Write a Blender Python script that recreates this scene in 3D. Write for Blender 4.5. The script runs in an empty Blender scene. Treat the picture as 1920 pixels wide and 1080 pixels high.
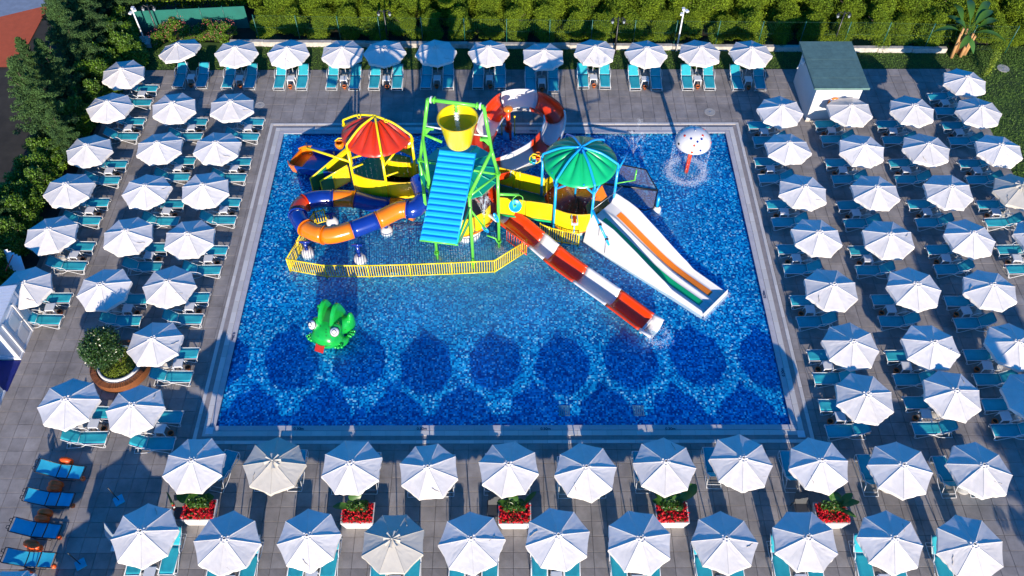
import bpy, math, random
import numpy as np
from mathutils import Vector, Matrix
R = math.radians
random.seed(7); rng = np.random.default_rng(7)
sc = bpy.context.scene
COL = sc.collection

# ------------------------------------------------------------ camera, sky, sun, exposure
F = 1600.0; TH = math.atan(2102 / F); H = 31.4; YAW = math.atan2(7 * math.cos(TH), F)
cd = bpy.data.cameras.new('camera'); cam = bpy.data.objects.new('camera', cd); COL.objects.link(cam)
cd.sensor_width = 36; cd.lens = 36 * F / 1920; cd.clip_start = .1; cd.clip_end = 600
cam.location = (0, 0, H); cam.rotation_euler = (R(90) - TH, 0, -YAW)
sc.camera = cam
SUN_EL = 15.7; SUN_V = Vector((0.10, -1.0, 0)).normalized() * math.cos(R(SUN_EL)) + Vector((0, 0, math.sin(R(SUN_EL))))
w = bpy.data.worlds.new('World'); sc.world = w; w.use_nodes = True
nt = w.node_tree; bg = nt.nodes['Background']; sky = nt.nodes.new('ShaderNodeTexSky')
sky.sky_type = 'NISHITA'; sky.sun_disc = False; sky.sun_elevation = R(SUN_EL); sky.sun_rotation = math.atan2(SUN_V.x, SUN_V.y)
sky.altitude = 50; sky.air_density = 1.0; sky.dust_density = .1; sky.ozone_density = 8.0
hs_ = nt.nodes.new('ShaderNodeHueSaturation'); hs_.inputs['Saturation'].default_value = 1.14
nt.links.new(sky.outputs[0], hs_.inputs['Color']); nt.links.new(hs_.outputs[0], bg.inputs[0]); bg.inputs[1].default_value = .15
sd = bpy.data.lights.new('sun', 'SUN'); sd.energy = 4.6; sd.angle = R(.5); sd.color = (1, .865, .71)
so = bpy.data.objects.new('sun', sd); COL.objects.link(so); so.rotation_euler = (-SUN_V).to_track_quat('-Z', 'Y').to_euler()
so.location = (0, -20, 30)
sc.view_settings.view_transform = 'Standard'; sc.view_settings.look = 'None'
sc.view_settings.exposure = .76; sc.view_settings.gamma = 1; sc.view_settings.use_curve_mapping = False
sc.cycles.max_bounces = 8; sc.cycles.transparent_max_bounces = 16

# pixel of the photograph -> the point of the place at height z
_fw = np.array([math.sin(YAW) * math.cos(TH), math.cos(YAW) * math.cos(TH), -math.sin(TH)])
_rt = np.array([math.cos(YAW), -math.sin(YAW), 0.]); _up = np.cross(_rt, _fw)
def A(px, py, z=0.):
    d = _fw + _rt * (px - 960) / F - _up * (py - 540) / F
    t = (z - H) / d[2]; return (float(d[0] * t), float(d[1] * t), float(z))

# ------------------------------------------------------------ materials
M = {}
def mat(name, col, rough=.6, metal=0, spec=.5, var=0., vscale=3., bump=0., bscale=40., coat=0., var_col=None, island=0., objr=0., detail=4, alpha=1., trans=0.):
    m = bpy.data.materials.new(name); m.use_nodes = True; n = m.node_tree; b = n.nodes['Principled BSDF']; L = n.links.new
    b.inputs['Roughness'].default_value = rough; b.inputs['Metallic'].default_value = metal
    b.inputs['Specular IOR Level'].default_value = spec; b.inputs['Coat Weight'].default_value = coat
    b.inputs['Coat Roughness'].default_value = .08
    b.inputs['Alpha'].default_value = alpha; b.inputs['Transmission Weight'].default_value = trans
    c = (*col, 1); b.inputs['Base Color'].default_value = c
    out = None
    if var or var_col:
        tc = n.nodes.new('ShaderNodeTexCoord'); nz = n.nodes.new('ShaderNodeTexNoise'); L(tc.outputs['Object'], nz.inputs['Vector'])
        nz.inputs['Scale'].default_value = vscale; nz.inputs['Detail'].default_value = detail; nz.inputs['Roughness'].default_value = .65
        mr = n.nodes.new('ShaderNodeMapRange'); L(nz.outputs['Fac'], mr.inputs[0]); mr.inputs[1].default_value = .32; mr.inputs[2].default_value = .68
        mx = n.nodes.new('ShaderNodeMix'); mx.data_type = 'RGBA'; L(mr.outputs[0], mx.inputs[0])
        v2 = var_col or tuple(x * (1 - var) for x in col)
        mx.inputs[6].default_value = (*v2, 1); mx.inputs[7].default_value = (*[min(1, x * (1 + var * .6)) for x in col], 1)
        out = mx.outputs[2]
    if island or objr:
        hs = n.nodes.new('ShaderNodeHueSaturation')
        if island: g = n.nodes.new('ShaderNodeNewGeometry'); src = g.outputs['Random Per Island']; k = island
        else: g = n.nodes.new('ShaderNodeObjectInfo'); src = g.outputs['Random']; k = objr
        if island and objr:
            oi = n.nodes.new('ShaderNodeObjectInfo'); ad = n.nodes.new('ShaderNodeMath'); ad.operation = 'ADD'; fr = n.nodes.new('ShaderNodeMath'); fr.operation = 'FRACT'
            L(src, ad.inputs[0]); L(oi.outputs['Random'], ad.inputs[1]); L(ad.outputs[0], fr.inputs[0]); src = fr.outputs[0]
        m2 = n.nodes.new('ShaderNodeMapRange'); L(src, m2.inputs[0]); m2.inputs[3].default_value = 1 - k; m2.inputs[4].default_value = 1 + k
        L(m2.outputs[0], hs.inputs['Value'])
        if out: L(out, hs.inputs['Color'])
        else: hs.inputs['Color'].default_value = c
        out = hs.outputs[0]
    if out: L(out, b.inputs['Base Color'])
    if bump:
        tc = n.nodes.new('ShaderNodeTexCoord'); nz = n.nodes.new('ShaderNodeTexNoise'); L(tc.outputs['Object'], nz.inputs['Vector']); nz.inputs['Scale'].default_value = bscale
        bp = n.nodes.new('ShaderNodeBump'); bp.inputs['Strength'].default_value = bump; bp.inputs['Distance'].default_value = .02
        L(nz.outputs['Fac'], bp.inputs['Height']); L(bp.outputs[0], b.inputs['Normal'])
    M[name] = m; return m
mat('paver', (.29, .265, .25), .85, var=.36, vscale=.9, bump=.3, bscale=60, island=.10, objr=.05, detail=8)
mat('paver_joint', (.16, .15, .145), .95, var=.2)
mat('coping_stone', (.50, .48, .50), .6, var=.12, vscale=2)
mat('taupe_stone', (.30, .27, .26), .8, var=.15, vscale=4)
mat('band_tile', (.60, .58, .55), .5, island=.10, objr=.05)
mat('canvas', (.74, .70, .655), .9, spec=.2, var=.11, vscale=1.6, bump=.18, bscale=6, objr=.06, detail=6)
mat('cream_canvas', (.56, .52, .44), .9, spec=.2, var=.06, vscale=2, bump=.15, bscale=7)
mat('strap', (.45, .40, .33), .8)
mat('white_metal', (.72, .73, .74), .35, spec=.5)
mat('turquoise', (.03, .42, .50), .75, spec=.25, var=.12, vscale=3, objr=.10, bump=.1, bscale=90)
mat('white_plastic', (.74, .75, .77), .4, spec=.5, var=.05)
mat('terracotta', (.55, .14, .035), .65, var=.2, vscale=12, objr=.15)
mat('sand', (.05, .03, .02), .95)
mat('base_stone', (.40, .39, .37), .8, var=.2, vscale=12, objr=.12)
mat('grass', (.06, .12, .014), .95, var_col=(.02, .045, .008), vscale=.9)
mat('grass_blade', (.08, .16, .018), .8, island=.4)
mat('earth', (.035, .03, .022), .95, var=.4, vscale=1.2)
mat('kerb', (.50, .47, .42), .85, var=.3, vscale=3)
mat('leaf_yellow', (.185, .26, .012), .75, spec=.15, island=.5, var_col=(.085, .15, .012), vscale=.8)
mat('leaf_ivy', (.13, .24, .014), .5, spec=.4, island=.5, var_col=(.04, .10, .01), vscale=.9)
mat('leaf_conifer', (.07, .14, .035), .8, spec=.15, island=.5, var_col=(.035, .075, .03), vscale=.7)
mat('leaf_dark', (.035, .085, .014), .35, spec=.6, island=.5)
mat('leaf_lime', (.17, .24, .015), .5, island=.4)
mat('leaf_banana', (.05, .13, .015), .4, island=.3, spec=.5)
mat('bark', (.10, .07, .045), .9, var=.4, vscale=8)
mat('red_flower', (.75, .008, .02), .6, island=.35)
mat('pink_flower', (.5, .12, .12), .6, island=.4)
mat('yellow', (.86, .66, .005), .3, coat=.25, var=.05, vscale=1.5)
mat('yellow_dark', (.62, .40, .004), .4, var=.1)
mat('green_lime', (.13, .62, .06), .33, coat=.2, var=.06)
mat('green_deck', (.012, .20, .07), .45, var=.25, vscale=2)
mat('green_canopy', (.006, .43, .155), .3, coat=.3, var=.05)
mat('green_roof', (.006, .33, .20), .35, coat=.2, var=.06)
mat('red_canopy', (.50, .028, .005), .32, coat=.25, var=.06)
mat('red', (.70, .05, .006), .28, coat=.35, var=.10, vscale=3)
mat('red_floor', (.38, .035, .012), .35, coat=.3, var=.45, vscale=5, bump=.3, bscale=9)
mat('orange', (.84, .21, .004), .22, coat=.5, var=.05)
mat('slide_blue', (.006, .035, .28), .2, coat=.5, var=.12)
mat('sky_blue', (.004, .36, .80), .4, var=.06, vscale=1.3)
mat('post_blue', (.01, .36, .76), .33, coat=.2)
mat('slide_white', (.66, .65, .65), .25, coat=.4, var=.03)
mat('dark_steel', (.035, .037, .04), .4, metal=.6)
mat('steel', (.5, .5, .5), .35, metal=.8)
mat('net', (.30, .30, .31), .7)
mat('frog_green', (.010, .40, .05), .22, coat=.5, var=.12, vscale=2.5)
mat('frog_dark', (.006, .12, .02), .4)
mat('eye_white', (.8, .8, .8), .2, coat=.5)
mat('black', (.01, .01, .012), .35)
mat('red_carpet', (.42, .012, .01), .9, var=.35, vscale=30)
mat('wood', (.26, .09, .03), .5, var=.25, vscale=14, objr=.22)
mat('shed_wall', (.62, .61, .60), .8, var=.04)
mat('shed_roof', (.10, .19, .17), .75, var=.2, vscale=3, bump=.4, bscale=90, island=.05)
mat('cabin_white', (.72, .73, .76), .5, var=.04)
mat('navy', (.004, .012, .16), .6, var=.2)
mat('navy_light', (.01, .06, .36), .6)
mat('float_orange', (.85, .10, .008), .45, objr=.15, var=.1)
mat('sling_blue', (.02, .42, .62), .7, var=.12, objr=.08)
mat('court_red', (.50, .09, .03), .9, var=.12)
mat('court_blue', (.22, .27, .34), .9, var=.15)
mat('screen_green', (.008, .13, .10), .85, var=.12, vscale=2)
mat('grey_cloth', (.30, .34, .38), .8, var=.1)
mat('charcoal', (.05, .055, .06), .7)
mat('fence_green', (.008, .10, .08), .4)
mat('letter', (.012, .02, .07), .6)
mat('straw', (.45, .25, .10), .85, island=.4)

# pool floor: small mosaic squares of many blues; their mean shade drifts slightly over the floor
def mosaic(name, dark):
    m = bpy.data.materials.new(name); m.use_nodes = True; n = m.node_tree; b = n.nodes['Principled BSDF']; L = n.links.new
    tc = n.nodes.new('ShaderNodeTexCoord')
    mp = n.nodes.new('ShaderNodeVectorMath'); mp.operation = 'SCALE'; mp.inputs['Scale'].default_value = 1 / .075; L(tc.outputs['Object'], mp.inputs[0])
    fl = n.nodes.new('ShaderNodeVectorMath'); fl.operation = 'FLOOR'; L(mp.outputs[0], fl.inputs[0])
    wn = n.nodes.new('ShaderNodeTexWhiteNoise'); wn.noise_dimensions = '3D'; L(fl.outputs[0], wn.inputs['Vector'])
    rp = n.nodes.new('ShaderNodeValToRGB'); rp.color_ramp.interpolation = 'CONSTANT'; L(wn.outputs['Value'], rp.inputs[0])
    els = [(0, (.001, .075, .30)), (.20, (.002, .165, .44)), (.42, (.004, .31, .64)), (.64, (.010, .47, .80)), (.85, (.07, .65, .90)), (.94, (.48, .85, .95))]  # palest squares also put caustic sun speckle into the floor colour
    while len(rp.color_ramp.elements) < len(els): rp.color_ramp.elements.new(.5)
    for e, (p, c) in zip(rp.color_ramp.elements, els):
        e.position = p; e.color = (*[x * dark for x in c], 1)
    nz = n.nodes.new('ShaderNodeTexNoise'); nz.inputs['Scale'].default_value = .35; L(tc.outputs['Object'], nz.inputs['Vector'])
    mr = n.nodes.new('ShaderNodeMapRange'); L(nz.outputs[0], mr.inputs[0]); mr.inputs[1].default_value = .3; mr.inputs[2].default_value = .7; mr.inputs[3].default_value = .85; mr.inputs[4].default_value = 1.15
    hs = n.nodes.new('ShaderNodeHueSaturation'); L(rp.outputs[0], hs.inputs['Color']); L(mr.outputs[0], hs.inputs['Value'])
    L(hs.outputs[0], b.inputs['Base Color']); b.inputs['Roughness'].default_value = .35
    M[name] = m
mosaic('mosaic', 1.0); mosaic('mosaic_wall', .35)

def water_mat():
    m = bpy.data.materials.new('water'); m.use_nodes = True; n = m.node_tree; n.nodes.clear(); L = n.links.new
    out = n.nodes.new('ShaderNodeOutputMaterial'); tc = n.nodes.new('ShaderNodeTexCoord')
    n1 = n.nodes.new('ShaderNodeTexNoise'); n1.inputs['Scale'].default_value = 7; n1.inputs['Detail'].default_value = 5; L(tc.outputs['Object'], n1.inputs['Vector'])
    n2 = n.nodes.new('ShaderNodeTexNoise'); n2.inputs['Scale'].default_value = 1.3; n2.inputs['Detail'].default_value = 2; L(tc.outputs['Object'], n2.inputs['Vector'])
    ad = n.nodes.new('ShaderNodeMath'); ad.operation = 'ADD'; L(n1.outputs[0], ad.inputs[0]); L(n2.outputs[0], ad.inputs[1])
    bp = n.nodes.new('ShaderNodeBump'); bp.inputs['Strength'].default_value = .9; bp.inputs['Distance'].default_value = .07; L(ad.outputs[0], bp.inputs['Height'])
    ge = n.nodes.new('ShaderNodeNewGeometry'); dt = n.nodes.new('ShaderNodeVectorMath'); dt.operation = 'DOT_PRODUCT'; L(ge.outputs['Incoming'], dt.inputs[0]); L(bp.outputs[0], dt.inputs[1])
    def mth_(op, x, y): q = n.nodes.new('ShaderNodeMath'); q.operation = op; [(L(v_, q.inputs[i]) if hasattr(v_, 'links') else setattr(q.inputs[i], 'default_value', v_)) for i, v_ in enumerate((x, y))]; return q.outputs[0]
    fr_ = mth_('ADD', mth_('MULTIPLY', mth_('POWER', mth_('SUBTRACT', 1.0, mth_('ABSOLUTE', dt.outputs['Value'], 0.)), 5.), .98), .02)
    gl = n.nodes.new('ShaderNodeBsdfGlossy'); gl.inputs['Roughness'].default_value = .12; L(bp.outputs[0], gl.inputs['Normal'])
    tr = n.nodes.new('ShaderNodeBsdfTransparent'); tr.inputs['Color'].default_value = (.80, .95, 1, 1)
    mx = n.nodes.new('ShaderNodeMixShader'); L(fr_, mx.inputs[0]); L(tr.outputs[0], mx.inputs[1]); L(gl.outputs[0], mx.inputs[2])
    # air bubbles churned in below the falling water make it milky there
    df = n.nodes.new('ShaderNodeBsdfDiffuse'); df.inputs['Color'].default_value = (.12, .46, .70, 1)
    tot = None
    for (cx, cy, sx, sy, k) in [(-1.6, 25.4, 5.2, 2.4, .50), (-1.2, 23.6, 7.5, 3.0, .30), (-6.6, 26.0, 2.6, 1.6, .32), (3.2, 24.8, 1.4, 1.3, .34), (4.9, 22.9, 1.7, 2.0, .22), (9.1, 31.4, 1.7, 1.5, .30), (7.5, 27.0, 1.2, 1.6, .22)]:
        mp = n.nodes.new('ShaderNodeMapping'); mp.vector_type = 'POINT'; L(tc.outputs['Object'], mp.inputs['Vector'])
        mp.inputs['Scale'].default_value = (1 / sx, 1 / sy, 0); mp.inputs['Location'].default_value = (-cx / sx, -cy / sy, 0)
        ln = n.nodes.new('ShaderNodeVectorMath'); ln.operation = 'LENGTH'; L(mp.outputs[0], ln.inputs[0])
        mr = n.nodes.new('ShaderNodeMapRange'); mr.interpolation_type = 'SMOOTHSTEP'; L(ln.outputs['Value'], mr.inputs[0])
        mr.inputs[1].default_value = 1.25; mr.inputs[2].default_value = .0; mr.inputs[3].default_value = 0; mr.inputs[4].default_value = k
        if tot is None: tot = mr.outputs[0]
        else:
            a2 = n.nodes.new('ShaderNodeMath'); a2.operation = 'MAXIMUM'; L(tot, a2.inputs[0]); L(mr.outputs[0], a2.inputs[1]); tot = a2.outputs[0]
    n3 = n.nodes.new('ShaderNodeTexNoise'); n3.inputs['Scale'].default_value = 2.2; n3.inputs['Detail'].default_value = 8; n3.inputs['Roughness'].default_value = .72; L(tc.outputs['Object'], n3.inputs['Vector'])
    m3 = n.nodes.new('ShaderNodeMapRange'); L(n3.outputs[0], m3.inputs[0]); m3.inputs[1].default_value = .33; m3.inputs[2].default_value = .66; m3.inputs[3].default_value = .55; m3.inputs[4].default_value = 1.35
    mu = n.nodes.new('ShaderNodeMath'); mu.operation = 'MULTIPLY'; L(tot, mu.inputs[0]); L(m3.outputs[0], mu.inputs[1])
    m2 = n.nodes.new('ShaderNodeMixShader'); L(mu.outputs[0], m2.inputs[0]); L(mx.outputs[0], m2.inputs[1]); L(df.outputs[0], m2.inputs[2])
    L(m2.outputs[0], out.inputs[0]); M['water'] = m
water_mat()
def foam_mat():
    m = bpy.data.materials.new('foam'); m.use_nodes = True; n = m.node_tree; b = n.nodes['Principled BSDF']
    b.inputs['Base Color'].default_value = (.85, .9, .95, 1); b.inputs['Roughness'].default_value = .3; b.inputs['Alpha'].default_value = .6; M['foam'] = m
foam_mat()

# ------------------------------------------------------------ helpers
def tag(o, label=None, cat=None, group=None, kind=None):
    if label: o['label'] = label
    if cat: o['category'] = cat
    if group: o['group'] = group
    if kind: o['kind'] = kind
    return o
def empty(name, loc=(0, 0, 0), rz=0, label=None, cat=None, group=None):
    o = bpy.data.objects.new(name, None); COL.objects.link(o); o.location = loc; o.rotation_euler = (0, 0, rz)
    o.empty_display_size = .2; return tag(o, label, cat, group)
def V3(p): return np.array(p, float)
def smoothpath(pts, n=8):
    P = [V3(p) for p in pts]; P = [2 * P[0] - P[1]] + P + [2 * P[-1] - P[-2]]; out = []
    for i in range(1, len(P) - 2):
        for k in range(n):
            t = k / n; a, b, c, d = P[i - 1], P[i], P[i + 1], P[i + 2]
            out.append(.5 * ((2 * b) + (c - a) * t + (2 * a - 5 * b + 4 * c - d) * t * t + (3 * b - 3 * c + d - a) * t ** 3))
    out.append(P[-2]); return out
class MB:
    def __init__(s): s.v = []; s.f = []; s.sm = []
    def add(s, vs, fs, smooth=False):
        o = len(s.v); s.v += [tuple(map(float, v)) for v in vs]; s.f += [tuple(o + i for i in f) for f in fs]; s.sm += [smooth] * len(fs); return s
    def box(s, c, d, rz=0, bev=0., top=1.0):
        x, y, z = [q / 2 for q in d]; cs, sn = math.cos(rz), math.sin(rz); vs = []
        for (k, zz) in ((1, -z), (top, z)):
            for (a, b) in ((-x, -y), (x, -y), (x, y), (-x, y)):
                a *= k; b *= k; vs.append((c[0] + a * cs - b * sn, c[1] + a * sn + b * cs, c[2] + zz))
        return s.add(vs, [(3, 2, 1, 0), (4, 5, 6, 7), (0, 1, 5, 4), (1, 2, 6, 5), (2, 3, 7, 6), (3, 0, 4, 7)])
    def tube(s, pts, r, n=8, caps=True, closed=False):
        P = [V3(p) for p in pts]; m = len(P); rs = r if hasattr(r, '__len__') else [r] * m; vs = []; u = None
        for i in range(m):
            t = (P[(i + 1) % m] - P[i - 1]) if closed else (P[min(i + 1, m - 1)] - P[max(i - 1, 0)])
            t = t / (np.linalg.norm(t) + 1e-9)
            if u is None:
                a = np.array([0, 0, 1.]) if abs(t[2]) < .9 else np.array([1., 0, 0]); u = np.cross(t, a)
            u = u - t * (u @ t); u /= np.linalg.norm(u) + 1e-9; w_ = np.cross(t, u)
            for k in range(n):
                a = 2 * math.pi * k / n; vs.append(P[i] + (u * math.cos(a) + w_ * math.sin(a)) * rs[i])
        fs = []
        for i in range(m if closed else m - 1):
            j = (i + 1) % m
            for k in range(n): fs.append((i * n + k, i * n + (k + 1) % n, j * n + (k + 1) % n, j * n + k))
        s.add(vs, fs, True)
        if caps and not closed:
            o = len(s.v) - len(vs); s.f += [tuple(o + k for k in reversed(range(n))), tuple(o + (m - 1) * n + k for k in range(n))]; s.sm += [False, False]
        return s
    def lathe(s, prof, c=(0, 0, 0), n=20, smooth=True, a0=0., a1=2 * math.pi, wob=None):
        full = abs(a1 - a0 - 2 * math.pi) < 1e-6; cols = n if full else n + 1; vs = []
        for (r, z) in prof:
            for k in range(cols):
                a = a0 + (a1 - a0) * k / n; rr = r * (wob(a, r) if wob else 1)
                vs.append((c[0] + rr * math.cos(a), c[1] + rr * math.sin(a), c[2] + z))
        fs = []
        for i in range(len(prof) - 1):
            for k in range(n):
                k2 = (k + 1) % cols; fs.append((i * cols + k, i * cols + k2, (i + 1) * cols + k2, (i + 1) * cols + k))
        return s.add(vs, fs, smooth)
    def sweep(s, path, prof, closed=False, smooth=True, bank=None, side=None):
        """prof: list of (u right, v up)"""
        P = [V3(p) for p in path]; m = len(P); n = 0 if callable(prof) else len(prof); vs = []
        for i in range(m):
            t = P[min(i + 1, m - 1)] - P[max(i - 1, 0)]; t /= np.linalg.norm(t) + 1e-9
            r = np.cross(t, [0, 0, 1.]); r /= np.linalg.norm(r) + 1e-9; u = np.cross(r, t)
            pr_ = prof(i / (m - 1)) if callable(prof) else prof
            if i == 0: n = len(pr_)
            for (a, b) in pr_:
                if bank: ca, sa = math.cos(bank(i / (m - 1))), math.sin(bank(i / (m - 1))); a, b = a * ca - b * sa, a * sa + b * ca
                vs.append(P[i] + r * a + u * b)
        fs = []
        for i in range(m - 1):
            for k in range(n if closed else n - 1):
                k2 = (k + 1) % n; fs.append((i * n + k, i * n + k2, (i + 1) * n + k2, (i + 1) * n + k))
        s.add(vs, fs, smooth)
        if closed:
            o = len(s.v) - len(vs); s.f += [tuple(o + k for k in reversed(range(n))), tuple(o + (m - 1) * n + k for k in range(n))]; s.sm += [False, False]
        return s
    def sphere(s, c, r, n=12, m=8, sx=1, sy=1, sz=1):
        pr_ = [(max(1e-4, math.sin(math.pi * i / m)), -math.cos(math.pi * i / m)) for i in range(m + 1)]
        vs = []
        for (a, z) in pr_:
            for k in range(n):
                t = 2 * math.pi * k / n; vs.append((c[0] + r * sx * a * math.cos(t), c[1] + r * sy * a * math.sin(t), c[2] + r * sz * z))
        fs = [(i * n + k, i * n + (k + 1) % n, (i + 1) * n + (k + 1) % n, (i + 1) * n + k) for i in range(m) for k in range(n)]
        return s.add(vs, fs, True)
    def prism(s, poly, z0, z1, top=True):
        n = len(poly); vs = [(p[0], p[1], z0) for p in poly] + [(p[0], p[1], z1) for p in poly]
        return s.add(vs, [tuple(reversed(range(n))), tuple(range(n, 2 * n))] + [(k, (k + 1) % n, n + (k + 1) % n, n + k) for k in range(n)])
    def slab(s, quad, th):
        """thick plate from 4 corners"""
        q = [V3(p) for p in quad]; nn = np.cross(q[1] - q[0], q[3] - q[0]); nn /= np.linalg.norm(nn) + 1e-9
        vs = [p + nn * th / 2 for p in q] + [p - nn * th / 2 for p in q]
        return s.add(vs, [(0, 1, 2, 3), (7, 6, 5, 4), (0, 4, 5, 1), (1, 5, 6, 2), (2, 6, 7, 3), (3, 7, 4, 0)])
    def build(s, name, m, parent=None, off=None, mods=None):
        me = bpy.data.meshes.new(name)
        if off is None and parent is not None:
            off = V3(parent.location)
            if parent.parent: off = off + V3(parent.parent.location)
        vs = s.v if off is None else [tuple(V3(v) - off) for v in s.v]
        me.from_pydata(vs, [], s.f); me.update()
        me.polygons.foreach_set('use_smooth', s.sm)
        me.materials.append(M[m] if isinstance(m, str) else m)
        o = bpy.data.objects.new(name, me); COL.objects.link(o)
        if parent is not None: o.parent = parent
        return o
def local(parent): return np.zeros(3)
def npmesh(name, verts, faces, m, parent=None, smooth=False):
    me = bpy.data.meshes.new(name); nv, nf = len(verts), len(faces); k = faces.shape[1]
    me.vertices.add(nv); me.vertices.foreach_set('co', verts.astype(np.float32).ravel())
    me.loops.add(nf * k); me.loops.foreach_set('vertex_index', faces.astype(np.int32).ravel())
    me.polygons.add(nf); me.polygons.foreach_set('loop_start', np.arange(nf, dtype=np.int32) * k)
    me.update(calc_edges=True); me.validate()
    me.polygons.foreach_set('use_smooth', np.full(nf, smooth)); me.materials.append(M[m])
    o = bpy.data.objects.new(name, me); COL.objects.link(o)
    if parent is not None: o.parent = parent
    return o
def dup(root, loc, rz=0, label=None, group=None, sc_=None):
    r = root.copy(); COL.objects.link(r); r.location = loc; r.rotation_euler = (0, 0, rz)
    if sc_: r.scale = sc_ if hasattr(sc_, '__len__') else (sc_,) * 3
    if label: r['label'] = label
    if group: r['group'] = group
    for ch in list(root.children):
        c = ch.copy(); COL.objects.link(c); c.parent = r
        for g in ch.children:
            d = g.copy(); COL.objects.link(d); d.parent = c
    return r
def leaves(P, size, up=.3, aspect=.5, spread=1.):
    """P: n x 3 centres -> verts, faces (folded pointed quads as 2 tris share)"""
    n = len(P); d = rng.normal(size=(n, 3)) * spread; d[:, 2] += up; d /= np.linalg.norm(d, axis=1)[:, None]
    t = np.cross(d, rng.normal(size=(n, 3))); t /= np.linalg.norm(t, axis=1)[:, None]; b = np.cross(d, t)
    s = size * rng.uniform(.6, 1.35, n)[:, None]
    v = np.stack([P - t * s * .5, P + b * s * aspect * .5, P + t * s * .5, P - b * s * aspect * .5], 1).reshape(-1, 3)
    return v, np.arange(n * 4).reshape(n, 4)
def blobcloud(n, blobs, shell=.55):
    """blobs: list of (x,y,z,rx,ry,rz)"""
    B = np.array(blobs, float); wgt = (B[:, 3] * B[:, 4] * B[:, 5]) ** .66; k = rng.choice(len(B), n, p=wgt / wgt.sum())
    d = rng.normal(size=(n, 3)); d /= np.linalg.norm(d, axis=1)[:, None]
    r = shell + (1 - shell) * rng.random(n) ** .6; r *= rng.uniform(.86, 1.1, n)
    return B[k, :3] + d * B[k, 3:] * r[:, None]

# ------------------------------------------------------------ the ground and the pool
Z0 = 0.0
PX0, PX1, PY0, PY1 = -12.15, 11.54, 16.80, 34.33        # water's edge
FLOOR, WATER = -.14, -.03
def rect_ring(name, x0, x1, y0, y1, w_, z0, z1, m, kind='structure'):
    b = MB()
    b.box(((x0 + x1) / 2, y0 - w_ / 2, (z0 + z1) / 2), (x1 - x0 + 2 * w_, w_, z1 - z0))
    b.box(((x0 + x1) / 2, y1 + w_ / 2, (z0 + z1) / 2), (x1 - x0 + 2 * w_, w_, z1 - z0))
    b.box((x0 - w_ / 2, (y0 + y1) / 2, (z0 + z1) / 2), (w_, y1 - y0, z1 - z0))
    b.box((x1 + w_ / 2, (y0 + y1) / 2, (z0 + z1) / 2), (w_, y1 - y0, z1 - z0))
    return tag(b.build(name, m), kind=kind)
def ground_with_hole(name, X0, X1, Y0, Y1, h, z, m):
    hx0, hx1, hy0, hy1 = h; b = MB()
    for (a, c, d, e) in ((X0, hx0, Y0, Y1), (hx1, X1, Y0, Y1), (hx0, hx1, Y0, hy0), (hx0, hx1, hy1, Y1)):
        b.add([(a, d, z), (c, d, z), (c, e, z), (a, e, z)], [(0, 1, 2, 3)])
    return tag(b.build(name, m), kind='structure')
hole = (PX0 - .02, PX1 + .02, PY0 - .02, PY1 + .02)
ground_with_hole('ground', -150, 150, -60, 200, hole, -.10, 'earth')
ground_with_hole('deck_bed', -22.4, 25.9, -2, 39.72, hole, -.045, 'paver_joint')
b = MB(); b.add([(PX0 - .02, PY0 - .02, FLOOR), (PX1 + .02, PY0 - .02, FLOOR), (PX1 + .02, PY1 + .02, FLOOR), (PX0 - .02, PY1 + .02, FLOOR)], [(0, 1, 2, 3)])
tag(b.build('pool_floor', 'mosaic'), kind='structure')
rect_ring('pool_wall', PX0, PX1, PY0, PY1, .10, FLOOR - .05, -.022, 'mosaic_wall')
b = MB(); b.add([(PX0, PY0, WATER), (PX1, PY0, WATER), (PX1, PY1, WATER), (PX0, PY1, WATER)], [(0, 1, 2, 3)])
tag(b.build('pool_water', 'water'), kind='structure')
# coping and bands round the pool: each stone a part
cop = rect_ring('pool_surround', PX0 - .01, PX1 + .01, PY0 - .01, PY1 + .01, .84, -.05, -.012, 'taupe_stone')
def ring_slabs(name, off, w_, L_, m, h):
    """stones laid round the pool at distance off; long ones share one mesh"""
    shared = {}
    def put(x, y, dx, dy):
        key = (round(dx, 3), round(dy, 3))
        if key not in shared:
            q = MB(); q.box((0, 0, 0), (dx - .008, dy - .008, .03)); q.box((0, 0, .0155), (dx - .02, dy - .02, .004)); o = q.build(name, m, off=np.zeros(3)); shared[key] = o; first = True
        else: o = shared[key].copy(); COL.objects.link(o)
        o.location = (x, y, h - .0175); o.parent = cop
    x0, x1, y0, y1 = PX0 - off, PX1 + off, PY0 - off, PY1 + off
    nx = max(1, round((x1 - x0) / L_)); ny = max(1, round((y1 - y0) / L_)); sx = (x1 - x0) / nx; sy = (y1 - y0) / ny
    for i in range(nx):
        put(x0 + sx * (i + .5), y0 - w_ / 2, sx, w_); put(x0 + sx * (i + .5), y1 + w_ / 2, sx, w_)
    for i in range(ny):
        put(x0 - w_ / 2, y0 + sy * (i + .5), w_, sy); put(x1 + w_ / 2, y0 + sy * (i + .5), w_, sy)
    for (a, c) in ((x0 - w_ / 2, y0 - w_ / 2), (x1 + w_ / 2, y0 - w_ / 2), (x0 - w_ / 2, y1 + w_ / 2), (x1 + w_ / 2, y1 + w_ / 2)): put(a, c, w_, w_)
ring_slabs('coping_stone', .0, .235, 1.2, 'coping_stone', .014)
ring_slabs('band_tile', .245, .235, .60, 'band_tile', .012)
ring_slabs('outer_band_tile', .68, .155, .60, 'band_tile', .012)
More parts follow.
